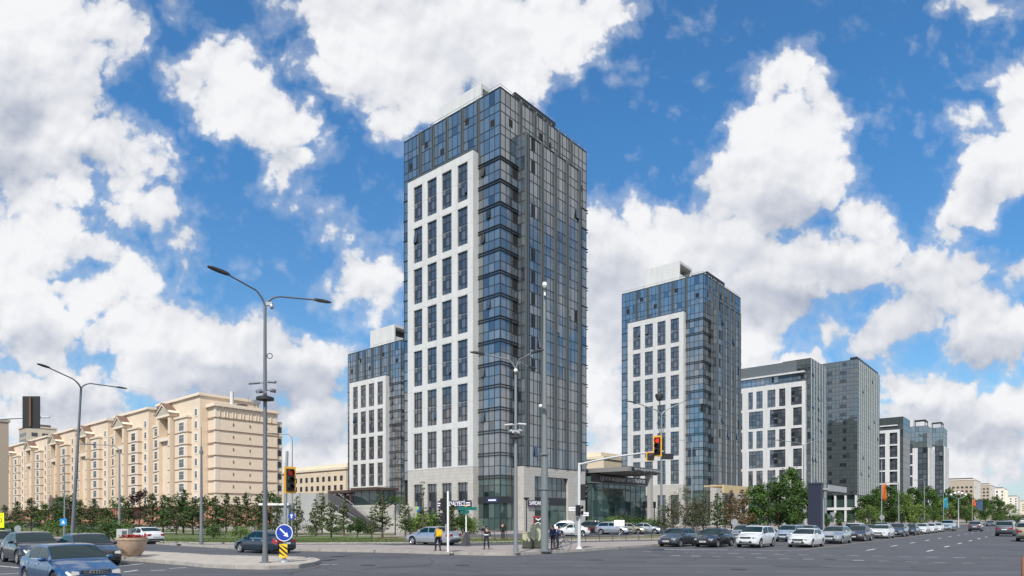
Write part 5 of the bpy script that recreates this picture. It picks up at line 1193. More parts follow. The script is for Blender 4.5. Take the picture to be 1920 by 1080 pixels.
def make_car(kind, loc, heading, pm, label, cat='car', group=None, lights=False, rings=False, grille=None, two_tone=False, simple=False, scale=1.0, taxi=False):
    k = KINDS[kind]; L_, W, H, r = k['L'], k['W'], k['H'], k['r']; g0, g1, g2, g3 = k['g']; belt = k['belt']; zc = k['zc']
    t = thing('parked_car' if group == 'parked cars' else 'car', loc, heading, label, cat, group); t.scale = (scale,) * 3
    X = lambda x: -x                                      # x grows rearwards; the nose points along +X
    hw = [(0, .36), (.04, .40), (.12, .435), (.30, .475), (.6, .494), (1.2, .5), (L_ - 1.1, .5), (L_ - .45, .482), (L_ - .15, .45), (L_ - .05, .425), (L_, .39)]
    ztop = [(0, k['hood'] - .20), (.04, k['hood'] - .12), (.12, k['hood'] - .06), (.35, k['hood'] + .0), (.8, lerp(k['hood'], k['cowl'], .65)), (g0, k['cowl']), (g0 + .3, belt + .02), (g3 - .3, belt + .04), (g3, k['deck']), (L_ - .12, k['deck'] - .03), (L_ - .04, k['deck'] - .12), (L_, k['deck'] - .22)]
    zsh = [(0, k['hood'] - .24), (.12, k['hood'] - .13), (.5, k['hood'] - .05), (g0, belt - .02), (g3, belt + .03), (L_ - .3, k['deck'] - .06), (L_, k['deck'] - .26)]
    ra_ = r + .055
    def zb(x):
        b = interp([(0, zc + .10), (.15, zc + .02), (.4, zc), (L_ - .5, zc), (L_ - .1, zc + .06), (L_, zc + .14)], x)
        for a in (k['fa'], k['ra']):
            d = abs(x - a)
            if d < ra_: b = max(b, r + math.sqrt(max(0, ra_ ** 2 - d * d)))
        return b
    def ring(x):
        w = interp(hw, x) * W; zt, zs = interp(ztop, x), interp(zsh, x); b = zb(x); b0 = zc + .02
        zz = [b, b + .03, max(b + .04, lerp(b0, zs, .35)), max(b + .05, lerp(b0, zs, .62)), max(b + .06, lerp(b0, zs, .90)), max(b + .07, zs + .02), max(b + .075, lerp(zs, zt, .75) + .01), max(b + .08, zt + .01)]
        yy = [w * .90, w * .965, w * 1.0, w * .99, w * .955, w * .895, w * .55, 0]
        return list(zip(yy, zz))
    def bp(x, v, off=0):                                  # point on the body skin
        q = ring(x); i = min(int(v), 6); f = v - i; y = lerp(q[i][0], q[i+1][0], f); z = lerp(q[i][1], q[i+1][1], f)
        if off:
            e = ring(x + .03); y2 = lerp(e[i][0], e[i+1][0], f); z2 = lerp(e[i][1], e[i+1][1], f)
            tu = Vector((-.03, y2 - y, z2 - z)); tv = Vector((0, q[i+1][0] - q[i][0], q[i+1][1] - q[i][1])); n = tv.cross(tu)
            if n.length > 1e-6:
                n.normalize(); n = n if (n.y > 0 or n.z > 0) else -n; return Vector((-x, y, z)) + n * off
        return Vector((-x, y, z))
    xs = set([0, .04, .08, .12, .2, .3, L_ - .02, L_ - .05, L_ - .1, L_ - .2, L_ - .35, L_, g0, g3])
    for a in (k['fa'], k['ra']):
        for i in range(-7, 8): xs.add(round(a + ra_ * math.sin(i / 7 * math.pi / 2) * .999, 4))
        xs.add(a - ra_ - .01); xs.add(a + ra_ + .01)
    x = .5
    while x < L_ - .4: xs.add(round(x, 3)); x += .22
    xs = sorted(v for v in xs if 0 <= v <= L_); b = MB(); vs = []; n = 15
    for x in xs:
        q = ring(x); full = [(y, z) for y, z in q] + [(-y, z) for y, z in q[-2::-1]]
        vs += [(-x, y, z) for y, z in full]
    fs = [(i*n+j, i*n+j+1, (i+1)*n+j+1, (i+1)*n+j) for i in range(len(xs)-1) for j in range(n-1)]
    m_ = len(xs) - 1; fs += [tuple(range(n)), tuple(range(m_*n, m_*n+n))[::-1]] + [((i+1)*n, (i+1)*n+n-1, i*n+n-1, i*n) for i in range(len(xs)-1)]
    b.add(vs, fs); body = b.build('body', pm, t, smooth=38, fix=True)
    # cabin
    rf = H
    def ct(x):
        if x <= g1: f = (x - g0) / (g1 - g0); return lerp(k['cowl'] - .02, rf - .045, f ** .93)
        if x >= g2: f = (g3 - x) / (g3 - g2); return lerp(k['deck'] - .01, rf - .055, max(0, f) ** .8)
        f = (x - g1) / (g2 - g1); return rf - .05 + .05 * math.sin(math.pi * (.12 + .76 * f)) 
    def cring(x, v, off=0):                                # v 0 belt .. 1 shoulder .. 2 roof centre
        zt = ct(x); zb_ = belt - .04; hh = max(zt - zb_, .02); wb = W * .455; sl_ = .155 * (W / 1.8)
        if v <= 1: z = zb_ + hh * .93 * v; y = wb - sl_ * ((z - zb_) / (rf - zb_)) ** 1.15
        else:
            z1 = zb_ + hh * .93; y1 = wb - sl_ * ((z1 - zb_) / (rf - zb_)) ** 1.15; s = v - 1; y = y1 * math.cos(s * math.pi / 2) ** .72; z = lerp(z1, zt, math.sin(s * math.pi / 2) ** .8) + .012 * s
        return Vector((-x, y, z))
    def cp(x, v, off=.006):
        p = cring(x, v); a = cring(x + .02, v) - p; c = cring(x, min(2, v + .02)) - p
        if c.length < 1e-6: c = p - cring(x, v - .02)
        n_ = c.cross(a)
        if n_.length < 1e-9: return p
        n_.normalize(); 
        if n_.y < 0 and v < 1: n_ = -n_
        if n_.z < 0 and v >= 1: n_ = -n_
        return p + n_ * off
    xs2 = [g0 + .001] + [lerp(g0, g1, f) for f in (.15, .35, .55, .75, .9, 1)] + [lerp(g1, g2, f) for f in (.12, .3, .5, .7, .88, 1)] + [lerp(g2, g3, f) for f in (.12, .3, .5, .7, .85, .999)]
    vv = [0, .3, .6, .85, 1, 1.12, 1.25, 1.45, 1.7, 2]; b = MB(); vs = []
    for x in xs2:
        h_ = [cring(x, v) for v in vv]; vs += h_ + [Vector((p.x, -p.y, p.z)) for p in h_[-2::-1]]
    n = 2 * len(vv) - 1
    fs = [(i*n+j, i*n+j+1, (i+1)*n+j+1, (i+1)*n+j) for i in range(len(xs2)-1) for j in range(n-1)] + [tuple(range(n)), tuple(range((len(xs2)-1)*n, len(xs2)*n))[::-1]]
    b.add(vs, fs); b.build('roof', pm, t, smooth=50, fix=True)
    def patch(mb, fn, x0, x1, v0, v1, nx=6, nv=4, both=True, mirror_only=False):
        for s in ((1, -1) if both else (1,)):
            o = []
            for i in range(nx + 1):
                x = lerp(x0, x1, i / nx); a = v0(x) if callable(v0) else v0; c = v1(x) if callable(v1) else v1
                for j in range(nv + 1):
                    p = fn(x, lerp(a, c, j / nv)); o.append((p.x, p.y * s, p.z))
            f = [(i*(nv+1)+j, i*(nv+1)+j+1, (i+1)*(nv+1)+j+1, (i+1)*(nv+1)+j) for i in range(nx) for j in range(nv)]
            if s < 0: f = [q[::-1] for q in f]
            mb.add(o, f)
    # glass: windscreen, rear window, side windows
    def screen(x0, x1, nm):
        b = MB(); o = []; nx, nv = 6, 8
        for i in range(nx + 1):
            x = lerp(x0, x1, i / nx)
            row = [cp(x, lerp(1.14, 2, j / nv), .007) for j in range(nv + 1)]
            o += row + [Vector((p.x, -p.y, p.z)) for p in row[-2::-1]]
        m = 2 * nv + 1; f = [(i*m+j, i*m+j+1, (i+1)*m+j+1, (i+1)*m+j) for i in range(nx) for j in range(m-1)]
        b.add(o, f); return b.build(nm, car_glass, t, smooth=60)
    screen(g0 + .10, g1 - .05, 'windscreen'); screen(g2 + .07, g3 - .10, 'rear_window')
    mid = lerp(g1, g2, .43); top_ = .90
    def vtop(x): return top_
    for xa, xb in ((g0 + .42, mid - .04), (mid + .04, g2 + (g3 - g2) * .42)):
        for s in (1, -1):
            b = MB(); patch(b, cp, xa, xb, .20, vtop, 8, both=False)
            if s < 0: b.v = [(x, -y, z) for x, y, z in b.v]; b.f = [q[::-1] for q in b.f]
            b.build('side_window', car_glass, t, smooth=60)
    b = MB(); patch(b, cp, g0 + .36, g2 + (g3 - g2) * .5, .13, .19, 14, 1); b.build('window_trim', chrome if kind != 'suv' else black_pl, t)
    # under-body, seams, wheels
    b = MB(); b.box(-L_ + .25, -.25, -W * .40, W * .40, zc - .02, r + .25); b.box(-L_ + .5, -.5, -W * .3, W * .3, zc - .06, zc); b.build('underbody', black_pl, t)
    seam = mat('seam', (.01,.01,.01), .8); b = MB()
    for x in (g0 + .10, mid + .02, k['ra'] - ra_ - .02 if kind != 'bigsuv' else mid + 1.1):
        patch(b, lambda q, v: bp(q, v, .002), x, x + .014, .6, 4.9, 1, 8)
    patch(b, lambda q, v: bp(q, v, .002), .55, g0 + .1, 5.05, 5.10, 6, 1)
    b.build('door_gap', seam, t)
    if not simple:
        b = MB(); 
        for x in (mid - .22, lerp(mid, g3, .52)): patch(b, lambda q, v: bp(q, v, .02), x, x + .18, 3.75, 3.95, 2, 1)
        b.build('door_handle', chrome if kind == 'sedan' else pm, t)
        b = MB(); patch(b, lambda q, v: bp(q, v, .006), k['fa'] + ra_ + .03, k['ra'] - ra_ - .03, .25, 1.15, 6, 2); b.build('sill', black_pl if kind in ('suv', 'crossover') else pm, t)
    for x in (k['fa'], k['ra']):
        for s in (1, -1):
            w = thing('wheel', (-x, s * (W / 2 - .115), r), 0 if s > 0 else math.pi); w.parent = t
            b = MB(); b.lathe([(r * .66, -.09), (r * .93, -.10), (r, -.07), (r, .07), (r * .93, .10), (r * .66, .092)], 22, axis='y', cap=False); b.build('tyre', rubber, w, smooth=True)
            b = MB(); b.lathe([(r * .67, .088), (r * .60, .07), (r * .58, .02)], 22, axis='y', cap=False); ns = 5 if kind != 'bigsuv' else 6
            for q in range(ns):
                a = 2 * math.pi * q / ns + .3; c, s_ = math.cos(a), math.sin(a); pw = .055
                b.poly([(c * .05 - s_ * pw, .085, s_ * .05 + c * pw), (c * r * .62 - s_ * pw * .8, .075, s_ * r * .62 + c * pw * .8), (c * r * .62 + s_ * pw * .8, .075, s_ * r * .62 - c * pw * .8), (c * .05 + s_ * pw, .085, s_ * .05 - c * pw)], (0, -.03, 0))
            b.lathe([(0, .095), (.05, .09), (.06, .05)], 10, axis='y'); b.build('rim', alloy, w, smooth=True, fix=True)
            b = MB(); b.lathe([(0, .03), (r * .62, .03)], 16, axis='y'); b.build('brake_disc', black_pl, w)
    # lamps
    hz0, hz1 = k['hood'] - .24, k['hood'] - .10
    for s in (1, -1):
        b = MB(); patch(b, lambda q, v: bp(q, v, .008), .035, .20, lambda q: lerp(3.5, 4.3, min(1, q / .20)), lambda q: 4.9, 5, 4, both=False)
        y0, y1 = W * .255, W * .365; b.poly([(.012, y0, hz0 + .035), (.012, y1, hz0 + .01), (.012, y1, hz1 + .015), (.012, y0, hz1 - .015)], (-.02, 0, 0))
        if s < 0: b.v = [(x, -y, z) for x, y, z in b.v]
        o = b.build('headlight', mat('lit_headlamp', (.62,.60,.55), .15, emit=.18, coat=1) if lights else lamp_clear, t, smooth=True, fix=True)
        b = MB(); rz0, rz1 = k['deck'] - .34, k['deck'] - .15
        patch(b, lambda q, v: bp(q, v, .008), L_ - .38, L_ - .03, lambda q: 3.0, lambda q: 4.8, 5, 4, both=False)
        b.poly([(-L_ - .012, W * .22, rz0 + .04), (-L_ - .012, W * .39, rz0), (-L_ - .012, W * .39, rz1), (-L_ - .012, W * .22, rz1)], (.02, 0, 0))
        if s < 0: b.v = [(x, -y, z) for x, y, z in b.v]
        b.build('tail_light', lamp_red, t, smooth=True, fix=True)
        b = MB(); b.ball((-g0 - .36, s * (W / 2 + .06), belt + .07), (.07, .11, .075), 10, 7); b.box(-g0 - .38, -g0 - .32, s * (W / 2 - .08), s * (W / 2 + .02), belt + .0, belt + .05); b.build('mirror', pm if not two_tone else black_pl, t, smooth=True, fix=True)
    # nose: grille, lower intake, plate
    gz0, gz1 = grille or (k['hood'] - .27, k['hood'] - .11)
    b = MB(); b.poly([(.014, -W * .20, gz0), (.014, W * .20, gz0), (.014, W * .235, gz1), (.014, -W * .235, gz1)], (-.02, 0, 0)); b.build('grille', black_pl, t, fix=True)
    b = MB()
    for q in range(3):
        z = lerp(gz0 + .02, gz1 - .02, q / 2); b.box(.014, .026, -W * .20, W * .20, z - .008, z + .008)
    gr = b.build('grille_bars', chrome, t)
    b = MB(); b.poly([(.012, -W * .27, zc + .12), (.012, W * .27, zc + .12), (.012, W * .24, zc + .27), (.012, -W * .24, zc + .27)], (-.02, 0, 0))
    for s in (1, -1): b.poly([(-.02, s * W * .31, zc + .14), (-.045, s * W * .40, zc + .15), (-.045, s * W * .40, zc + .27), (-.02, s * W * .31, zc + .25)], (-.03, 0, 0))
    b.build('lower_intake', black_pl, t, fix=True)
    b = MB(); b.box(.018, .034, -.26, .26, zc + .19, zc + .30); pl = b.build('number_plate', plate_m, t)
    b = MB(); 
    for q in range(7): b.box(.034, .037, -.21 + q * .06, -.17 + q * .06, zc + .215, zc + .275)
    b.build('plate_marks', mat('plate_ink_dark', (.12,.12,.13), .6), pl)
    b = MB(); b.box(-L_ - .03, -L_ - .01, -.26, .26, k['deck'] - .42, k['deck'] - .31); b.build('number_plate', plate_m, t)
    b = MB(); b.poly([(-L_ - .01, -W * .36, zc + .12), (-L_ - .01, W * .36, zc + .12), (-L_ - .01, W * .36, zc + .26), (-L_ - .01, -W * .36, zc + .26)], (.03, 0, 0)); b.build('rear_bumper', black_pl, t, fix=True)
    if kind in ('suv', 'crossover', 'bigsuv'):
        b = MB()
        for s in (1, -1): b.tube([(-g1 - .15, s * W * .36, rf - .02), (-g1 - .3, s * W * .365, rf + .045), (-g2 + .2, s * W * .365, rf + .045), (-g2 + .02, s * W * .36, rf - .02)], .02, 6)
        b.build('roof_rails', black_pl if two_tone else alloy, t)
    if rings:
        b = MB()
        for q in range(4):
            cy = (q - 1.5) * .078; pts = [(.045, cy + .052 * math.cos(2*math.pi*a/16), (gz0 + gz1) / 2 + .052 * math.sin(2*math.pi*a/16)) for a in range(17)]; b.tube(pts, .0095, 6)
        b.build('badge', chrome, t)
    if taxi: pass
    return t
def at_so(s, o, z=0.0): p = RV * s + LV * o; p.z = z; return p
H_IN = STREET + math.pi; H_OUT = STREET                   # towards the junction / away from it
pw = paint('white', (.60,.61,.61), 0); ps = paint('silver', (.42,.45,.48), .7); pb = paint('black', (.014,.015,.018), .3); pg = paint('graphite', (.085,.095,.115), .6)
pbr = paint('bronze_grey', (.075,.060,.068), .6); pblue = paint('blue', (.024,.085,.20), .5); pteal = paint('dark_teal', (.018,.040,.060), .5); pbeige = paint('beige', (.30,.28,.20), .5); pls = paint('pale_blue_silver', (.40,.47,.54), .6)
Q = 'cars waiting at the stop line'
make_car('hatch', at_so(45.9, 23.6), H_IN, pg, 'dark grey hatchback at the stop line, leftmost of the waiting cars next to the kerb', 'car', Q)
make_car('sedan', at_so(47.0, 21.1), H_IN, pb, 'black sedan at the stop line between the dark grey hatchback and the white crossover', 'car', Q)
make_car('suv', at_so(48.4, 18.35), H_IN, pw, 'white crossover with black grille at the stop line, right of the black sedan', 'car', Q, grille=(.70, .84), two_tone=True)
make_car('sedan', at_so(51.4, 15.5), H_IN, pw, 'white sedan at the head of the queue beside the yellow line', 'car', Q)
make_car('crossover', at_so(62.5, 20.2), H_IN, pls, 'silver crossover partly hidden between the white crossover and the white sedan', 'car', Q)
make_car('hatch', at_so(60.3, 15.6), H_IN, ps, 'silver estate car directly behind the first white sedan', 'car', Q, scale=1.06)
make_car('sedan', at_so(68.0, 15.5), H_IN, pbr, 'dark bronze sedan behind the silver estate car', 'car', Q, scale=1.03)
make_car('suv', at_so(77.5, 18.0), H_IN, pw, 'white off-road car seen over the roof of the dark bronze sedan', 'car', Q)
make_car('sedan', at_so(78.8, 15.5), H_IN, pw, 'white sedan with a wide dark lower grille, behind the dark bronze sedan', 'car', Q, scale=1.04)
make_car('crossover', at_so(87.0, 15.4), H_IN, pg, 'grey crossover in the queue behind the second white sedan', 'car', Q)
make_car('sedan', at_so(95.5, 15.5), H_IN, pb, 'black sedan in the middle of the far queue behind the grey crossover', 'car', Q)
make_car('hatch', at_so(103.5, 15.4), H_IN, pw, 'small white hatchback in the far queue behind the black sedan', 'car', Q)
make_car('sedan', at_so(111, 15.5), H_IN, pw, 'white sedan in the far queue, next to last', 'car', Q)
make_car('sedan', at_so(119, 15.6), H_IN, pw, 'farther white sedan in the far queue just before the last silver minivan', 'car', Q)
make_car('bigsuv', at_so(128.5, 15.2), H_IN, pls, 'tall silver minivan at the far end of the queue', 'car', Q)
for i, (s, o, kd, pt, lab) in enumerate(((72, 21.3, 'sedan', ps, 'silver roof seen between the white sedan and the dark bronze sedan'), (86.5, 18.2, 'sedan', pg, 'grey car mostly hidden behind the white off-road car'), (97, 19.0, 'crossover', pg, 'dark crossover roof showing above the far queue'), (60, 23.6, 'crossover', ps, 'silver car mostly hidden behind the first dark grey hatchback'))):
    make_car(kd, at_so(s, o), H_IN, pt, lab, 'car', Q)
make_car('suv', at_so(133.5, 11.4), H_OUT, pg, 'dark grey crossover driving away in the middle of the avenue', 'car')
make_car('bigsuv', at_so(102.5, 5.7), H_OUT, pg, 'dark off-road car driving away near the right edge', 'car')
make_car('bigsuv', at_so(82.3, 2.75), H_OUT, pbeige, 'beige off-road car cut by the right edge of the photo', 'car')
for s, o, pt, lab, hd, kd in ((230, 12, pw, 'white car tiny in the distance on the avenue', H_IN, 'sedan'), (260, 8, pg, 'dark car tiny in the distance on the avenue', H_OUT, 'sedan'), (210, 15.3, pg, 'dark car parked far along the kerb of the avenue', H_IN, 'sedan'), (300, 12, pw, 'farthest pale van on the avenue', H_IN, 'bigsuv')):
    make_car(kd, at_so(s, o), hd, pt, lab, 'car', 'distant cars', simple=True)
# left side
def by_px(px, py, z=0): return G(px, py, z)
make_car('sedan', PY(180, 19.8), R(-38), pblue, 'blue sedan with four ring badge and lit headlights in the lower left corner', 'car', lights=True, rings=True, grille=(.56, .70))
make_car('sedan', PY(194, 30.2), R(-41), pb, 'black sedan directly behind the blue sedan', 'car', 'dark cars on the left', lights=True, scale=1.05)
make_car('sedan', PY(84, 31.6), R(-41), pb, 'black sedan with bright headlight, left of the blue sedan', 'car', 'dark cars on the left', lights=True, scale=1.08)
make_car('crossover', PY(10, 36), R(-41), pg, 'dark grey car cut by the left edge of the photo', 'car', 'dark cars on the left', lights=True, scale=.98)
make_car('sedan', PY(250, 58.5) , R(142), pw, 'white sedan seen from behind beyond the flower pot', 'car')
make_car('sedan', PY(457, 43.5), R(146), pteal, 'dark teal sedan passing behind the lamp on the traffic island', 'car')
o_ = by_px(768, 1021.5, KH); make_car('sedan', o_ + Vector((-.1, 1.5, 0)), R(147), ps, 'silver sedan in side view behind the person with the yellow backpack', 'car')
# car park behind the corner
PK = 'parked cars'
for px, Y, hd, kd, pt, lab in ((1033, 74, 196, 'sedan', pw, 'white sedan parked behind the cyclist'), (1106, 76, -8, 'suv', pw, 'white crossover seen from behind, parked next to the white sedan'), (1149, 82, -25, 'suv', pb, 'black crossover parked between the white and the silver crossovers'),
        (1182, 80, -32, 'crossover', ps, 'silver crossover parked in front of the glass pavilion'), (1213, 84, -30, 'sedan', pbeige, 'beige sedan parked beyond the silver crossover'), (1244, 84, -30, 'sedan', ps, 'silver sedan at the right end of the parked row')):
    make_car(kd, PY(px, Y, KH), R(hd), pt, lab, 'car', PK)
# ------------------------------------------------------------------ people
skin_m = mat('skin', (.42,.25,.17), .6); hair_m = mat('dark_hair', (.03,.022,.018), .7)
def skinned(name, verts, edges, radii, m, parent, root=0, sub=1):
    me = bpy.data.meshes.new(name); me.from_pydata(verts, edges, []); o = bpy.data.objects.new(name, me); scene.collection.objects.link(o)
    md = o.modifiers.new('skin', 'SKIN'); md.use_smooth_shade = True; s2 = o.modifiers.new('sub', 'SUBSURF'); s2.levels = sub; s2.render_levels = sub
    for i, v in enumerate(me.skin_vertices[0].data):
        r = radii[i]; v.radius = r if isinstance(r, tuple) else (r, r); v.use_root = (i == root)
    bpy.context.view_layer.update(); dg = bpy.context.evaluated_depsgraph_get(); nm = bpy.data.meshes.new_from_object(o.evaluated_get(dg))
    bpy.data.objects.remove(o); nm.materials.clear(); nm.materials.append(m)
    nm.polygons.foreach_set('use_smooth', [True] * len(nm.polygons))
    o = bpy.data.objects.new(name, nm); scene.collection.objects.link(o); o.parent = parent; return o
def person(loc, rz, label, top, legs, pose, hair=True, scale=1.0, sleeves=True, shoes=None, cap=None):
    """pose: dict of joints (x forward, y left); height about 1.75"""
    t = thing('person', loc, rz, label, 'person', None); t.scale = (scale,) * 3
    J = dict(pelvis=(0,0,.95), belly=(0,0,1.10), chest=(0,0,1.32), neck=(0,0,1.49), head=(.02,0,1.58), crown=(.02,0,1.70),
             hipL=(0,.09,.92), kneeL=(.02,.10,.50), ankL=(0,.10,.09), toeL=(.16,.11,.04), hipR=(0,-.09,.92), kneeR=(.02,-.10,.50), ankR=(0,-.10,.09), toeR=(.16,-.11,.04),
             shL=(0,.18,1.42), elL=(-.02,.24,1.13), wrL=(.05,.25,.88), haL=(.08,.25,.80), shR=(0,-.18,1.42), elR=(-.02,-.24,1.13), wrR=(.05,-.25,.88), haR=(.08,-.25,.80))
    J.update(pose); nm = list(J); V_ = [J[n] for n in nm]; ix = {n: i for i, n in enumerate(nm)}
    E0 = [('pelvis','belly'),('belly','chest'),('chest','neck'),('neck','head'),('head','crown'),('pelvis','hipL'),('hipL','kneeL'),('kneeL','ankL'),('ankL','toeL'),('pelvis','hipR'),('hipR','kneeR'),('kneeR','ankR'),('ankR','toeR'),('chest','shL'),('shL','elL'),('elL','wrL'),('wrL','haL'),('chest','shR'),('shR','elR'),('elR','wrR'),('wrR','haR')]
    rad = dict(pelvis=.105, belly=.095, chest=.11, neck=.055, head=(.078,.09), crown=(.06,.07), hipL=.085, hipR=.085, kneeL=.055, kneeR=.055, ankL=.038, ankR=.038, toeL=.032, toeR=.032, shL=.055, shR=.055, elL=.04, elR=.04, wrL=.027, wrR=.027, haL=(.036,.018), haR=(.036,.018))
    Rr = [rad[n] for n in nm]; E = [(ix[a], ix[b]) for a, b in E0]
    for s in ('L', 'R'):                                  # five fingers of unequal length
        h = Vector(J['ha' + s]); w = Vector(J['wr' + s]); d = (h - w).normalized(); side = d.cross(Vector((0, 0, 1)))
        side = side.normalized() if side.length > .2 else Vector((1, 0, 0)); nrm = side.cross(d).normalized()
        for q, (off, ln) in enumerate(((-.028, .062), (-.010, .075), (.010, .070), (.028, .055))):
            a = h + side * off + d * .02; m_ = a + d * ln * .6; e = m_ + (d * .8 + nrm * .6).normalized() * ln * .5
            i0 = len(V_); V_ += [tuple(m_), tuple(e)]; Rr += [.009, .008]; E += [(ix['ha' + s], i0), (i0, i0 + 1)]
        a = w.lerp(h, .55) + side * .035; e = a + (d + side * .5).normalized() * .05; i0 = len(V_); V_ += [tuple(a), tuple(e)]; Rr += [.011, .009]; E += [(ix['ha' + s], i0), (i0, i0 + 1)]
    body = skinned('body', V_, E, Rr, skin_m, t, 0)
    c = J['head']; b = MB(); b.ball((c[0] + .085, c[1], c[2] + .02), (.018, .012, .02), 8, 6)
    for s in (1, -1): b.ball((c[0] - .005, c[1] + s * .078, c[2] + .025), (.018, .01, .028), 8, 6)
    b.build('nose_and_ears', skin_m, body, smooth=True)
    b = MB()
    for s in (1, -1): b.ball((c[0] + .076, c[1] + s * .028, c[2] + .045), (.010, .012, .007), 8, 5)
    b.build('eyes', blk, body); b = MB(); b.box(c[0] + .072, c[0] + .084, -.022 + c[1], .022 + c[1], c[2] - .026, c[2] - .018); b.build('mouth', mat('lips', (.30,.10,.08), .6), body)
    b = MB(); b.ball((c[0] - .018, c[1], c[2] + .075), (.098, .088, .085), 14, 9)
    b.build('hair' if not cap else 'cap', cap or hair_m, t, smooth=True)
    if cap: b = MB(); b.poly([(c[0] + .05, c[1] - .07, c[2] + .085), (c[0] + .17, c[1] - .05, c[2] + .075), (c[0] + .17, c[1] + .05, c[2] + .075), (c[0] + .05, c[1] + .07, c[2] + .085)], (0, 0, .012)); b.build('cap_peak', cap, t, fix=True)
    def cloth(nm_, joints, edges, radii, m): 
        id2 = {n: i for i, n in enumerate(joints)}; return skinned(nm_, [J[n] if isinstance(n, str) and n in J else n for n in joints], [(id2[a], id2[b]) for a, b in edges], radii, m, t, 0)
    cloth('trousers', ['pelvis','belly','hipL','kneeL','ankL','hipR','kneeR','ankR'], [('pelvis','belly'),('pelvis','hipL'),('hipL','kneeL'),('kneeL','ankL'),('pelvis','hipR'),('hipR','kneeR'),('kneeR','ankR')], [.135,.125,.10,.075,.06,.10,.075,.06], legs)
    sj = ['belly','pelvis','chest','shL','elL','wrL','shR','elR','wrR']
    cloth('jacket', sj, [('belly','pelvis'),('belly','chest'),('chest','shL'),('shL','elL'),('elL','wrL'),('chest','shR'),('shR','elR'),('elR','wrR')], [.13,.145,.15,.085,.06,.045,.085,.06,.045], top)
    b = MB()
    for s in ('L', 'R'):
        a, c = Vector(J['ank' + s]), Vector(J['toe' + s]); d = (c - a); d.z = 0; d.normalize(); n_ = Vector((-d.y, d.x, 0)) * .048
        z0 = a.z - .09; p0 = Vector((a.x, a.y, z0)) - d * .07; p1 = Vector((c.x, c.y, z0)) + d * .05
        vs = [p0 - n_, p1 - n_ * .7, p1 + n_ * .7, p0 + n_]; b.add(vs + [vs[0] + Vector((0,0,.11)), vs[1] + Vector((0,0,.05)), vs[2] + Vector((0,0,.05)), vs[3] + Vector((0,0,.11))], [(3,2,1,0),(4,5,6,7),(0,1,5,4),(1,2,6,5),(2,3,7,6),(3,0,4,7)])
    b.build('shoes', shoes or mat('dark_shoes', (.025,.022,.022), .6), t, bev=.012)
    return t
navy = mat('navy_cloth', (.012,.014,.028), .85); grey_c = mat('grey_cloth', (.17,.17,.19), .85); blackc = mat('black_cloth', (.012,.012,.014), .85); bluec = mat('blue_cloth', (.02,.03,.09), .8)
p = G(821, 1033, KH)
w = person(p, R(115), 'person in grey hooded top and dark trousers walking with a yellow backpack', grey_c, navy, dict(kneeL=(.16,.09,.50), ankL=(.24,.09,.10), toeL=(.39,.10,.06), kneeR=(-.06,-.09,.50), ankR=(-.26,-.09,.13), toeR=(-.12,-.10,.05), elL=(-.05,.22,1.14), wrL=(.16,.20,1.02), haL=(.23,.18,1.00)), scale=.93, cap=mat('hood_grey', (.24,.24,.25), .9))
b = MB(); b.box(-.42, -.13, -.19, .19, 1.00, 1.47); b.box(-.45, -.40, -.13, .13, 1.05, 1.25); bp_ = b.build('backpack', mat('backpack_yellow', (.75,.47,.01), .6), w, bev=.05)
bp_.parent = None; bp_.matrix_world = Matrix.Translation(p) @ Matrix.Rotation(R(115), 4, 'Z') @ Matrix.Scale(.93, 4); tag(bp_, 'bright yellow backpack worn by the walking person in grey', 'backpack')
bb = MB(); bb.tube([(-.13, .12, 1.4), (0, .13, 1.50), (.12, .12, 1.38), (.10, .13, 1.15), (-.1, .14, 1.08)], .018, 6); bb.tube([(-.13, -.12, 1.4), (0, -.13, 1.50), (.12, -.12, 1.38), (.10, -.13, 1.15), (-.1, -.14, 1.08)], .018, 6); bb.build('strap', MATS['backpack_yellow'], bp_)
p = G(912, 1030, KH)
w = person(p, R(-110), 'traffic officer in navy with a white belt, hand raised to the head', navy, navy, dict(kneeL=(.03,.15,.50), ankL=(.0,.20,.09), toeL=(.15,.23,.04), kneeR=(.03,-.13,.50), ankR=(0,-.17,.09), toeR=(.14,-.20,.04), elR=(.10,-.36,1.36), wrR=(.14,-.16,1.60), haR=(.13,-.09,1.64), elL=(-.04,.27,1.15), wrL=(.0,.31,.90), haL=(.02,.31,.82)), scale=.93, cap=navy)
b = MB(); b.lathe([(.165, 1.02), (.17, 1.03), (.17, 1.08), (.165, 1.09)], 18); bl = b.build('belt', whs, w, smooth=True); bl.scale = (.86, 1.0, 1)
person(PY(943, 62, KH), R(80), 'person in black standing before the shop doors of the corner tower', blackc, blackc, dict(elL=(.05,.24,1.15), wrL=(.20,.12,1.2), haL=(.26,.06,1.22)), scale=.98)
# cyclist standing over the bicycle
p = G(1047, 1031.5, KH)
w = person(p + Vector((-.10, 0, 0)), R(-20), 'cyclist in a dark blue jacket over a white shirt standing astride the bicycle', bluec, navy, dict(kneeL=(.06,.16,.50), ankL=(.0,.20,.09), toeL=(.15,.22,.04), kneeR=(.12,-.15,.50), ankR=(.05,-.2,.09), toeR=(.2,-.22,.04), chest=(.08,0,1.30), neck=(.13,0,1.46), head=(.17,0,1.55), crown=(.17,0,1.67), shL=(.10,.18,1.40), shR=(.10,-.18,1.40), elL=(.22,.28,1.18), wrL=(.40,.26,1.05), haL=(.47,.25,1.03), elR=(.22,-.28,1.18), wrR=(.40,-.26,1.05), haR=(.47,-.25,1.03)), scale=.93, cap=blackc)
b = MB(); b.poly([(.225, -.05, 1.10), (.245, -.05, 1.38), (.245, .05, 1.38), (.225, .05, 1.10)], (.01, 0, 0)); b.build('shirt_front', whs, w, fix=True)
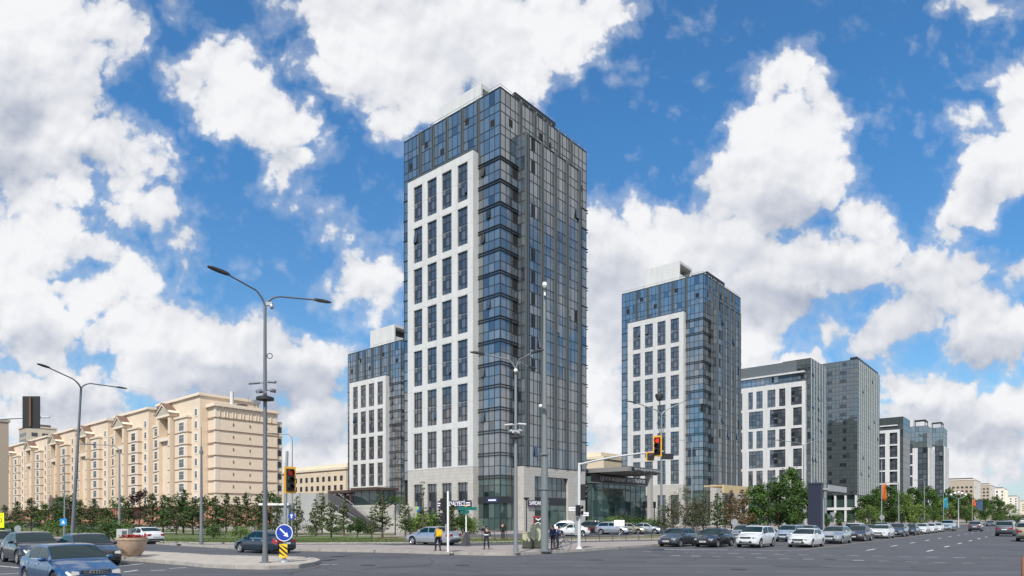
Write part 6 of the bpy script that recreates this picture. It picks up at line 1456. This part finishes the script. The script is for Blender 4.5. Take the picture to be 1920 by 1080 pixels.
bk = thing('bicycle', p, R(-8), 'dark bicycle with thin wheels held by the cyclist', 'bicycle'); frm = mat('bicycle_frame', (.03,.03,.035), .4, .4)
for x in (-.50, .50):
    wl_ = thing('wheel', (x, 0, .34), 0); wl_.parent = bk
    b = MB(); b.tube([(.335 * math.cos(a / 24 * 2 * math.pi), 0, .335 * math.sin(a / 24 * 2 * math.pi)) for a in range(25)], .019, 6, cap=False); b.build('tyre', rubber, wl_, smooth=True)
    b = MB()
    for a in range(12): b.tube([(0, 0, 0), (.32 * math.cos(a / 12 * 2 * math.pi), 0, .32 * math.sin(a / 12 * 2 * math.pi))], .004, 3)
    b.tube([(0, -.03, 0), (0, .03, 0)], .025, 8); b.tube([(.31 * math.cos(a / 24 * 2 * math.pi), 0, .31 * math.sin(a / 24 * 2 * math.pi)) for a in range(25)], .010, 5, cap=False); b.build('rim', alloy, wl_)
b = MB(); b.tube([(-.05, 0, .28), (-.18, 0, .80)], .018, 8); b.tube([(-.16, 0, .74), (.34, 0, .78)], .018, 8); b.tube([(-.05, 0, .28), (.36, 0, .68)], .02, 8); b.tube([(.33, 0, .90), (.38, 0, .66), (.50, 0, .34)], .017, 8); b.tube([(-.5, 0, .34), (-.05, 0, .28)], .012, 6); b.tube([(-.5, 0, .34), (-.16, 0, .76)], .010, 6); b.build('frame', frm, bk, smooth=True)
b = MB(); b.tube([(.26, -.28, .98), (.36, -.2, .96), (.35, 0, .93), (.36, .2, .96), (.26, .28, .98)], .014, 6); b.build('handlebar', frm, bk); b = MB(); b.ball((-.2, 0, .84), (.13, .07, .035)); b.build('saddle', blackc, bk, smooth=True)
b = MB(); b.lathe([(.09, -.01), (.09, .01), (0, .01)], 14, (-.05, 0, .28), 'y'); b.tube([(-.05, .06, .28), (.05, .06, .15)], .01, 5); b.box(.0, .1, .05, .13, .13, .16); b.build('crank', alloy, bk)
w = person(G(1037.5, 1030, KH) + Vector((0, .5, 0)), R(60), 'person in dark clothes half hidden between the thick mast and the cyclist', bluec, navy, dict(), scale=.93)
# ------------------------------------------------------------------ trees and shrubs
leaf_d = mat('leaf_dark', (.044,.086,.022), .75, var=.35, vscale=.9, isl=.55); leaf_g = mat('leaf_green', (.056,.108,.024), .75, var=.35, vscale=.8, isl=.55); leaf_l = mat('leaf_light', (.11,.17,.036), .75, var=.3, vscale=.8, isl=.5)
needle = mat('pine_needles', (.080,.108,.042), .8, var=.35, vscale=1.5, isl=.5); needle_d = mat('dry_needles', (.14,.095,.045), .85, var=.3, vscale=1.5, isl=.5); bark = mat('bark', (.10,.075,.055), .9, var=.3, vscale=6); dkred = mat('dark_red_leaf', (.045,.022,.018), .8, isl=.5)
for m_ in (leaf_d, leaf_g, leaf_l, needle):
    p_ = m_.node_tree.nodes['Principled BSDF']; p_.inputs['Transmission Weight'].default_value = 0; p_.inputs['Specular IOR Level'].default_value = .25
def leafq(mb, rr, c, s, flat=.5):
    a = Vector((rr.gauss(0,1), rr.gauss(0,1), rr.gauss(0,1) * flat)).normalized(); b = a.cross(Vector((rr.gauss(0,1), rr.gauss(0,1), rr.gauss(0,1)))).normalized()
    mb.add([c - a * s, c + b * s * .55, c + a * s, c - b * s * .55], [(0, 1, 2, 3)])
def broadleaf(seed, H_, cr, m, nl=2600, ls=.16, trunk=.28, base=.22, mk='broadleaf_tree'):
    rr = random.Random(seed); t = thing(mk, (0, 0, 0)); b = MB(); w = MB(); z0 = H_ * base
    w.tube([(0, 0, -.1), (.05, 0, z0), (rr.uniform(-.2,.2), rr.uniform(-.2,.2), H_ * .55), (0, 0, H_ * .85)], [.035 * H_ * .5, .03 * H_ * .45, .012 * H_, .03], 8)
    cl = []
    n = 34
    for i in range(n):
        f = rr.random(); zc = z0 + (H_ - z0) * (.06 + .9 * f); rad = cr * (math.sin(math.pi * min(1, .16 + .80 * f)) ** .8) * rr.uniform(.35, 1.0); a = rr.uniform(0, 6.283)
        c = Vector((rad * math.cos(a), rad * math.sin(a), zc)); s = cr * rr.uniform(.22, .40); cl.append((c, s))
        if i < 16: w.tube([(0, 0, max(z0 * .8, zc - rad * .8)), c * .55 + Vector((0, 0, zc * .42)), c], [.05 * H_ * .12, .03, .012], 5)
    for i in range(nl):
        c, s = rr.choice(cl); d = Vector((rr.gauss(0,1), rr.gauss(0,1), rr.gauss(0,.85))).normalized() * s * (rr.random() ** .35) * rr.uniform(.85, 1.15)
        leafq(b, rr, c + d, ls * rr.uniform(.6, 1.3))
    w.build('trunk', bark, t); b.build('crown', m, t); return t
def pine(seed, H_, cr, m, dens=1.0, nd=None):
    rr = random.Random(seed); t = thing('young_pine', (0, 0, 0)); b = MB(); w = MB()
    w.tube([(0, 0, -.1), (.04, .02, H_ * .5), (0, 0, H_)], [.022 * H_, .012 * H_, .01], 6); z = H_ * .17
    while z < H_ * .97:
        f = 1 - z / H_; nb = rr.randint(4, 7)
        for k in range(nb):
            if rr.random() > dens: continue
            a = rr.uniform(0, 6.283); L_ = cr * (f ** .75 + .05) * rr.uniform(.55, 1.15); d = Vector((math.cos(a), math.sin(a), rr.uniform(.1, .45))); e = Vector((0, 0, z)) + d * L_
            w.tube([(0, 0, z), e], [.018, .006], 4)
            for q in range(max(5, int(L_ * 20))):
                s = rr.random() ** .6; c = Vector((0, 0, z)).lerp(e, s) + Vector((rr.gauss(0,.07), rr.gauss(0,.07), rr.gauss(0,.06))); leafq(b, rr, c, rr.uniform(.05, .125) * (1 + .06 * H_), .8)
        z += H_ * rr.uniform(.035, .065)
    w.build('trunk', bark, t); b.build('crown', m, t); return t
def shrub(seed, w_, h_, m, nl=900, ls=.07, kind='shrub', dome=True):
    rr = random.Random(seed); t = thing(kind, (0, 0, 0)); b = MB(); s = MB()
    for k in range(5): a = rr.uniform(0, 6.28); s.tube([(0, 0, 0), (w_ * .3 * math.cos(a), w_ * .3 * math.sin(a), h_ * .7)], [.03, .01], 4)
    lumps = [(Vector((rr.uniform(-.5,.5) * w_, rr.uniform(-.5,.5) * w_, h_ * rr.uniform(.35,.72))), rr.uniform(.25,.42) * min(w_, h_ * 1.2)) for _ in range(9)] + [(Vector((0, 0, h_ * .45)), min(w_, h_) * .5)]
    for i in range(nl):
        c, r_ = rr.choice(lumps); d = Vector((rr.gauss(0,1), rr.gauss(0,1), rr.gauss(0,1))).normalized() * r_ * rr.random() ** .3; p = c + d; p.z = max(.03, p.z); leafq(b, rr, p, ls * rr.uniform(.6,1.3))
    s.build('stem', bark, t); b.build('foliage', m, t); return t
protos = {}
def plant(key, make, loc, rz, sc, label, cat, group):
    if key not in protos: o = make(); protos[key] = o
    else: o = copy_tree(protos[key])
    put(o, loc, rz, sc, label, cat, group); return o
rr = random.Random(21)
# young pines on the lawn in front of the terrace  (px, distance, height, look)
ORD = 'first second third fourth fifth sixth seventh eighth ninth tenth eleventh twelfth thirteenth fourteenth fifteenth sixteenth seventeenth eighteenth nineteenth twentieth twenty-first twenty-second twenty-third twenty-fourth twenty-fifth twenty-sixth twenty-seventh twenty-eighth'.split()
row = [(556,70,4.6,'s'),(592,74,4.4,'s'),(621,66,3.9,'f'),(645,76,4.7,'s'),(697,66,3.4,'s'),(717,67,5.3,'s'),(760,72,4.6,'s'),(604,84,5.6,'s')]
names = ['young pine right of the island traffic light','second young pine right of the island traffic light','full young pine before the light stair wall','slim young pine beside the stair','short sparse pine left of the tall one before the terrace','tallest sparse young pine before the terrace','young pine at the left foot of the corner tower','taller pine close against the terrace wall']
for (px, Y, h, k), lb in zip(row, names):
    plant('pine' + k, (lambda: pine(3, 5, 1.45, needle, 1.0)) if k == 'f' else (lambda: pine(8, 5, 1.35, needle, .72)), PY(px, Y, KH), rr.uniform(0, 6), h / 5, lb, 'tree', 'young pines on the lawn')
plant('topiary', lambda: shrub(2, 1.25, 2.5, leaf_d, 3200, .07, 'rounded_shrub'), PY(669, 64, KH), 0, 1.0, 'dense round clipped dark green shrub on the lawn', 'shrub', None)
b = protos['topiary']
# tree belt in front of the long apartment building
k = 0
belt = [(8,78,3.7,'p'),(32,90,4.6,'p'),(58,84,4.8,'p'),(84,80,3.8,'b'),(108,92,5.0,'p'),(150,82,4.4,'p'),(176,88,4.9,'p'),(200,78,3.4,'b'),(240,84,4.4,'p'),(262,92,5.8,'r'),(286,82,5.3,'p'),(306,88,5.5,'p'),(330,78,4.9,'b'),(344,86,6.1,'p'),(362,80,4.7,'p'),(388,84,5.0,'b'),(404,80,4.9,'p'),(424,86,5.6,'p'),(444,80,4.8,'p'),(462,84,5.6,'p'),(484,80,5.0,'p'),(505,82,5.6,'b'),(520,78,4.4,'p'),(130,86,5.2,'b'),(222,90,5.0,'b')]
belt.sort()
for i, (px, Y, h, kd) in enumerate(belt):
    key = {'p': 'pinef' if i % 2 else 'pineg', 'b': 'bl' + str(i % 3), 'r': 'red'}[kd]
    mk = {'pinef': lambda: pine(3, 5, 1.45, needle, 1.0), 'pineg': lambda: pine(14, 5, 1.7, needle, 1.0), 'bl0': lambda: broadleaf(31, 5, 1.7, leaf_g, 1500, .14, base=.12), 'bl1': lambda: broadleaf(32, 5, 1.9, leaf_l, 1400, .14, base=.12), 'bl2': lambda: broadleaf(33, 5, 1.8, leaf_d, 1500, .14, base=.12), 'red': lambda: broadleaf(34, 5, 1.7, dkred, 1400, .13, base=.15)}[key]
    kind = {'p': 'young pine', 'b': 'leafy young tree', 'r': 'dark red leaved tree'}[kd]
    plant(key, mk, PY(px, Y, KH), rr.uniform(0, 6), h / 5, '%s %s from the left before the long apartment building' % (ORD[[b_[3] for b_ in belt[:i]].count(kd)], kind), 'tree', 'tree belt before the apartments')
bush = [(20,72,1.8),(110,72,1.8),(160,68,1.5),(206,60,2.0),(268,66,1.4),(400,66,1.5),(450,66,1.3),(490,68,1.5),(585,78,1.4),(632,80,1.2),(800,82,2.8),(820,84,3.2),(868,82,2.6),(888,82,2.2),(770,84,2.0),(690,82,1.2),(225,70,1.5)]
bush.sort()
for i, (px, Y, h) in enumerate(bush):
    plant('bush' + str(i % 3), lambda i=i: shrub(50 + i % 3, 1.9, 1.8, (leaf_g, leaf_l, leaf_d)[i % 3], 1500, .085), PY(px, Y, KH), rr.uniform(0, 6), h / 1.8, '%s low leafy bush from the left along the lawn' % ORD[i], 'shrub', 'bushes along the lawn')
# pine with a pale trunk in front of the stone base
o = plant('tallpine', lambda: pine(77, 6, .8, needle, .35), PY(793, 76, KH), .5, 1.08, 'very thin tall pine before the stone base of the corner tower', 'tree', None)
plant('planter_pine', lambda: pine(78, 3, .7, needle, 1.0), PY(848, 80, KH), 1.5, 1.25, 'narrow young pine behind the pedestrian light', 'tree', None)
o = plant('bush0', lambda: None, PY(741, 93, KH + 4.0), 0, .75, 'small round bush on top of the terrace wall', 'shrub', None)
# avenue trees
avenue = [(1262,80,5.0,'q'),(1285,84,6.2,'s'),(1300,88,5.0,'q'),(1318,90,5.8,'q'),(1345,92,5.8,'p'),(1372,96,6.4,'d'),(1392,98,6.6,'d'),(1360,102,5.6,'q'),(1418,100,7.0,'g'),(1440,112,8.0,'g'),(1480,104,9.8,'g'),(1460,100,7.5,'g'),(1497,108,7.6,'g'),(1572,128,3.2,'g'),(1592,136,3.6,'p'),(1618,140,6.5,'g'),(1640,138,8.0,'g'),(1668,146,9.0,'g'),(1690,152,8.0,'l'),(1712,170,9.8,'g'),(1738,180,10.5,'g'),(1750,200,10.5,'g'),(1764,190,7.5,'l'),(1780,220,11.5,'g'),(1797,235,9.5,'g'),(1812,250,11,'g'),(1822,240,7.0,'l'),(1838,270,9.5,'g'),(1848,330,11,'g'),(1866,340,13,'g'),(1878,480,14,'g'),(1893,520,13,'l'),(1655,160,9.5,'g'),(1630,125,4.5,'l'),(1725,160,5.5,'l'),(1548,125,2.8,'g')]
avenue.sort(); cnt = {}
words = {'q': 'dull olive bushy tree', 's': 'sparse pale leaved sapling', 'p': 'dark young pine', 'd': 'browned dry pine', 'g': 'green leafy tree', 'l': 'bright green low tree'}
for i, (px, Y, h, kd) in enumerate(avenue):
    key, mk = {'q': ('olive', lambda: broadleaf(61, 6, 2.2, mat('leaf_olive', (.06,.065,.025), .8, var=.3, isl=.5), 2000, .13, base=.08)), 's': ('sapling', lambda: broadleaf(62, 6, 1.3, mat('leaf_pale', (.16,.17,.11), .7, var=.3, isl=.5), 650, .11, base=.2)),
               'p': ('avpine', lambda: pine(63, 6, 1.6, leaf_d, 1.0)), 'd': ('drypine', lambda: pine(64, 6, 2.0, needle_d, 1.0)),
               'g': (('avg' + str(i % 3)), lambda i=i: broadleaf(65 + i % 3, 9, 3.0, (leaf_g, leaf_d, leaf_g)[i % 3], 4200, .20, base=.10)), 'l': ('avl', lambda: broadleaf(69, 6, 2.8, leaf_l, 2600, .16, base=.08))}[kd]
    base = {'q': 6, 's': 6, 'p': 6, 'd': 6, 'g': 9, 'l': 6}[kd]
    cnt[kd] = cnt.get(kd, 0) + 1; lab = '%s %s from the left along the avenue' % (ORD[cnt[kd] - 1], words[kd])
    plant(key, mk, PY(px, Y, KH), rr.uniform(0, 6), (h / base * .74, h / base * .74, h / base) if px == 1480 else h / base, lab, 'tree', 'trees along the avenue')
# clipped hedge strip and pavilion bushes
for i, (px, Y, h) in enumerate(((1120,98,1.9),(1140,98,2.3),(1165,100,2.6),(1190,102,2.4),(1210,104,2.0),(1235,96,2.2),(1870,300,3.2),(1884,300,2.8),(1898,280,2.6),(1916,260,3.0),(1862,380,4.0))):
    wh = 'before the glass pavilion' if px < 1300 else 'beside the far carriageway at the right edge'
    plant('bush' + str(i % 3), lambda: None, PY(px, Y, KH if px < 1300 else 0), rr.uniform(0, 6), h / 1.8 * (1.0 if px < 1300 else 1.3), '%s leafy bush from the left %s' % (ORD[i if px < 1300 else i - 6], wh), 'shrub', 'bushes by the pavilion and the far road')
# grass blades along the near lawn edge
g = MB(); r3 = random.Random(5)
for i in range(9000):
    px = r3.uniform(300, 1000); py = r3.uniform(1010, 1018.5); c = G(px, py, KH + .02); a = r3.uniform(0, 3.14); h = r3.uniform(.05, .14); w_ = .03
    g.add([(c.x - w_ * math.cos(a), c.y - w_ * math.sin(a), c.z), (c.x + w_ * math.cos(a), c.y + w_ * math.sin(a), c.z), (c.x + r3.uniform(-.05,.05), c.y, c.z + h)], [(0, 1, 2)])
tag(g.build('grass_blades', mat('grass_blade', (.06,.10,.02), .8, isl=.5), None), 'short rough grass on the lawn along the kerb', 'grass', None, 'stuff')
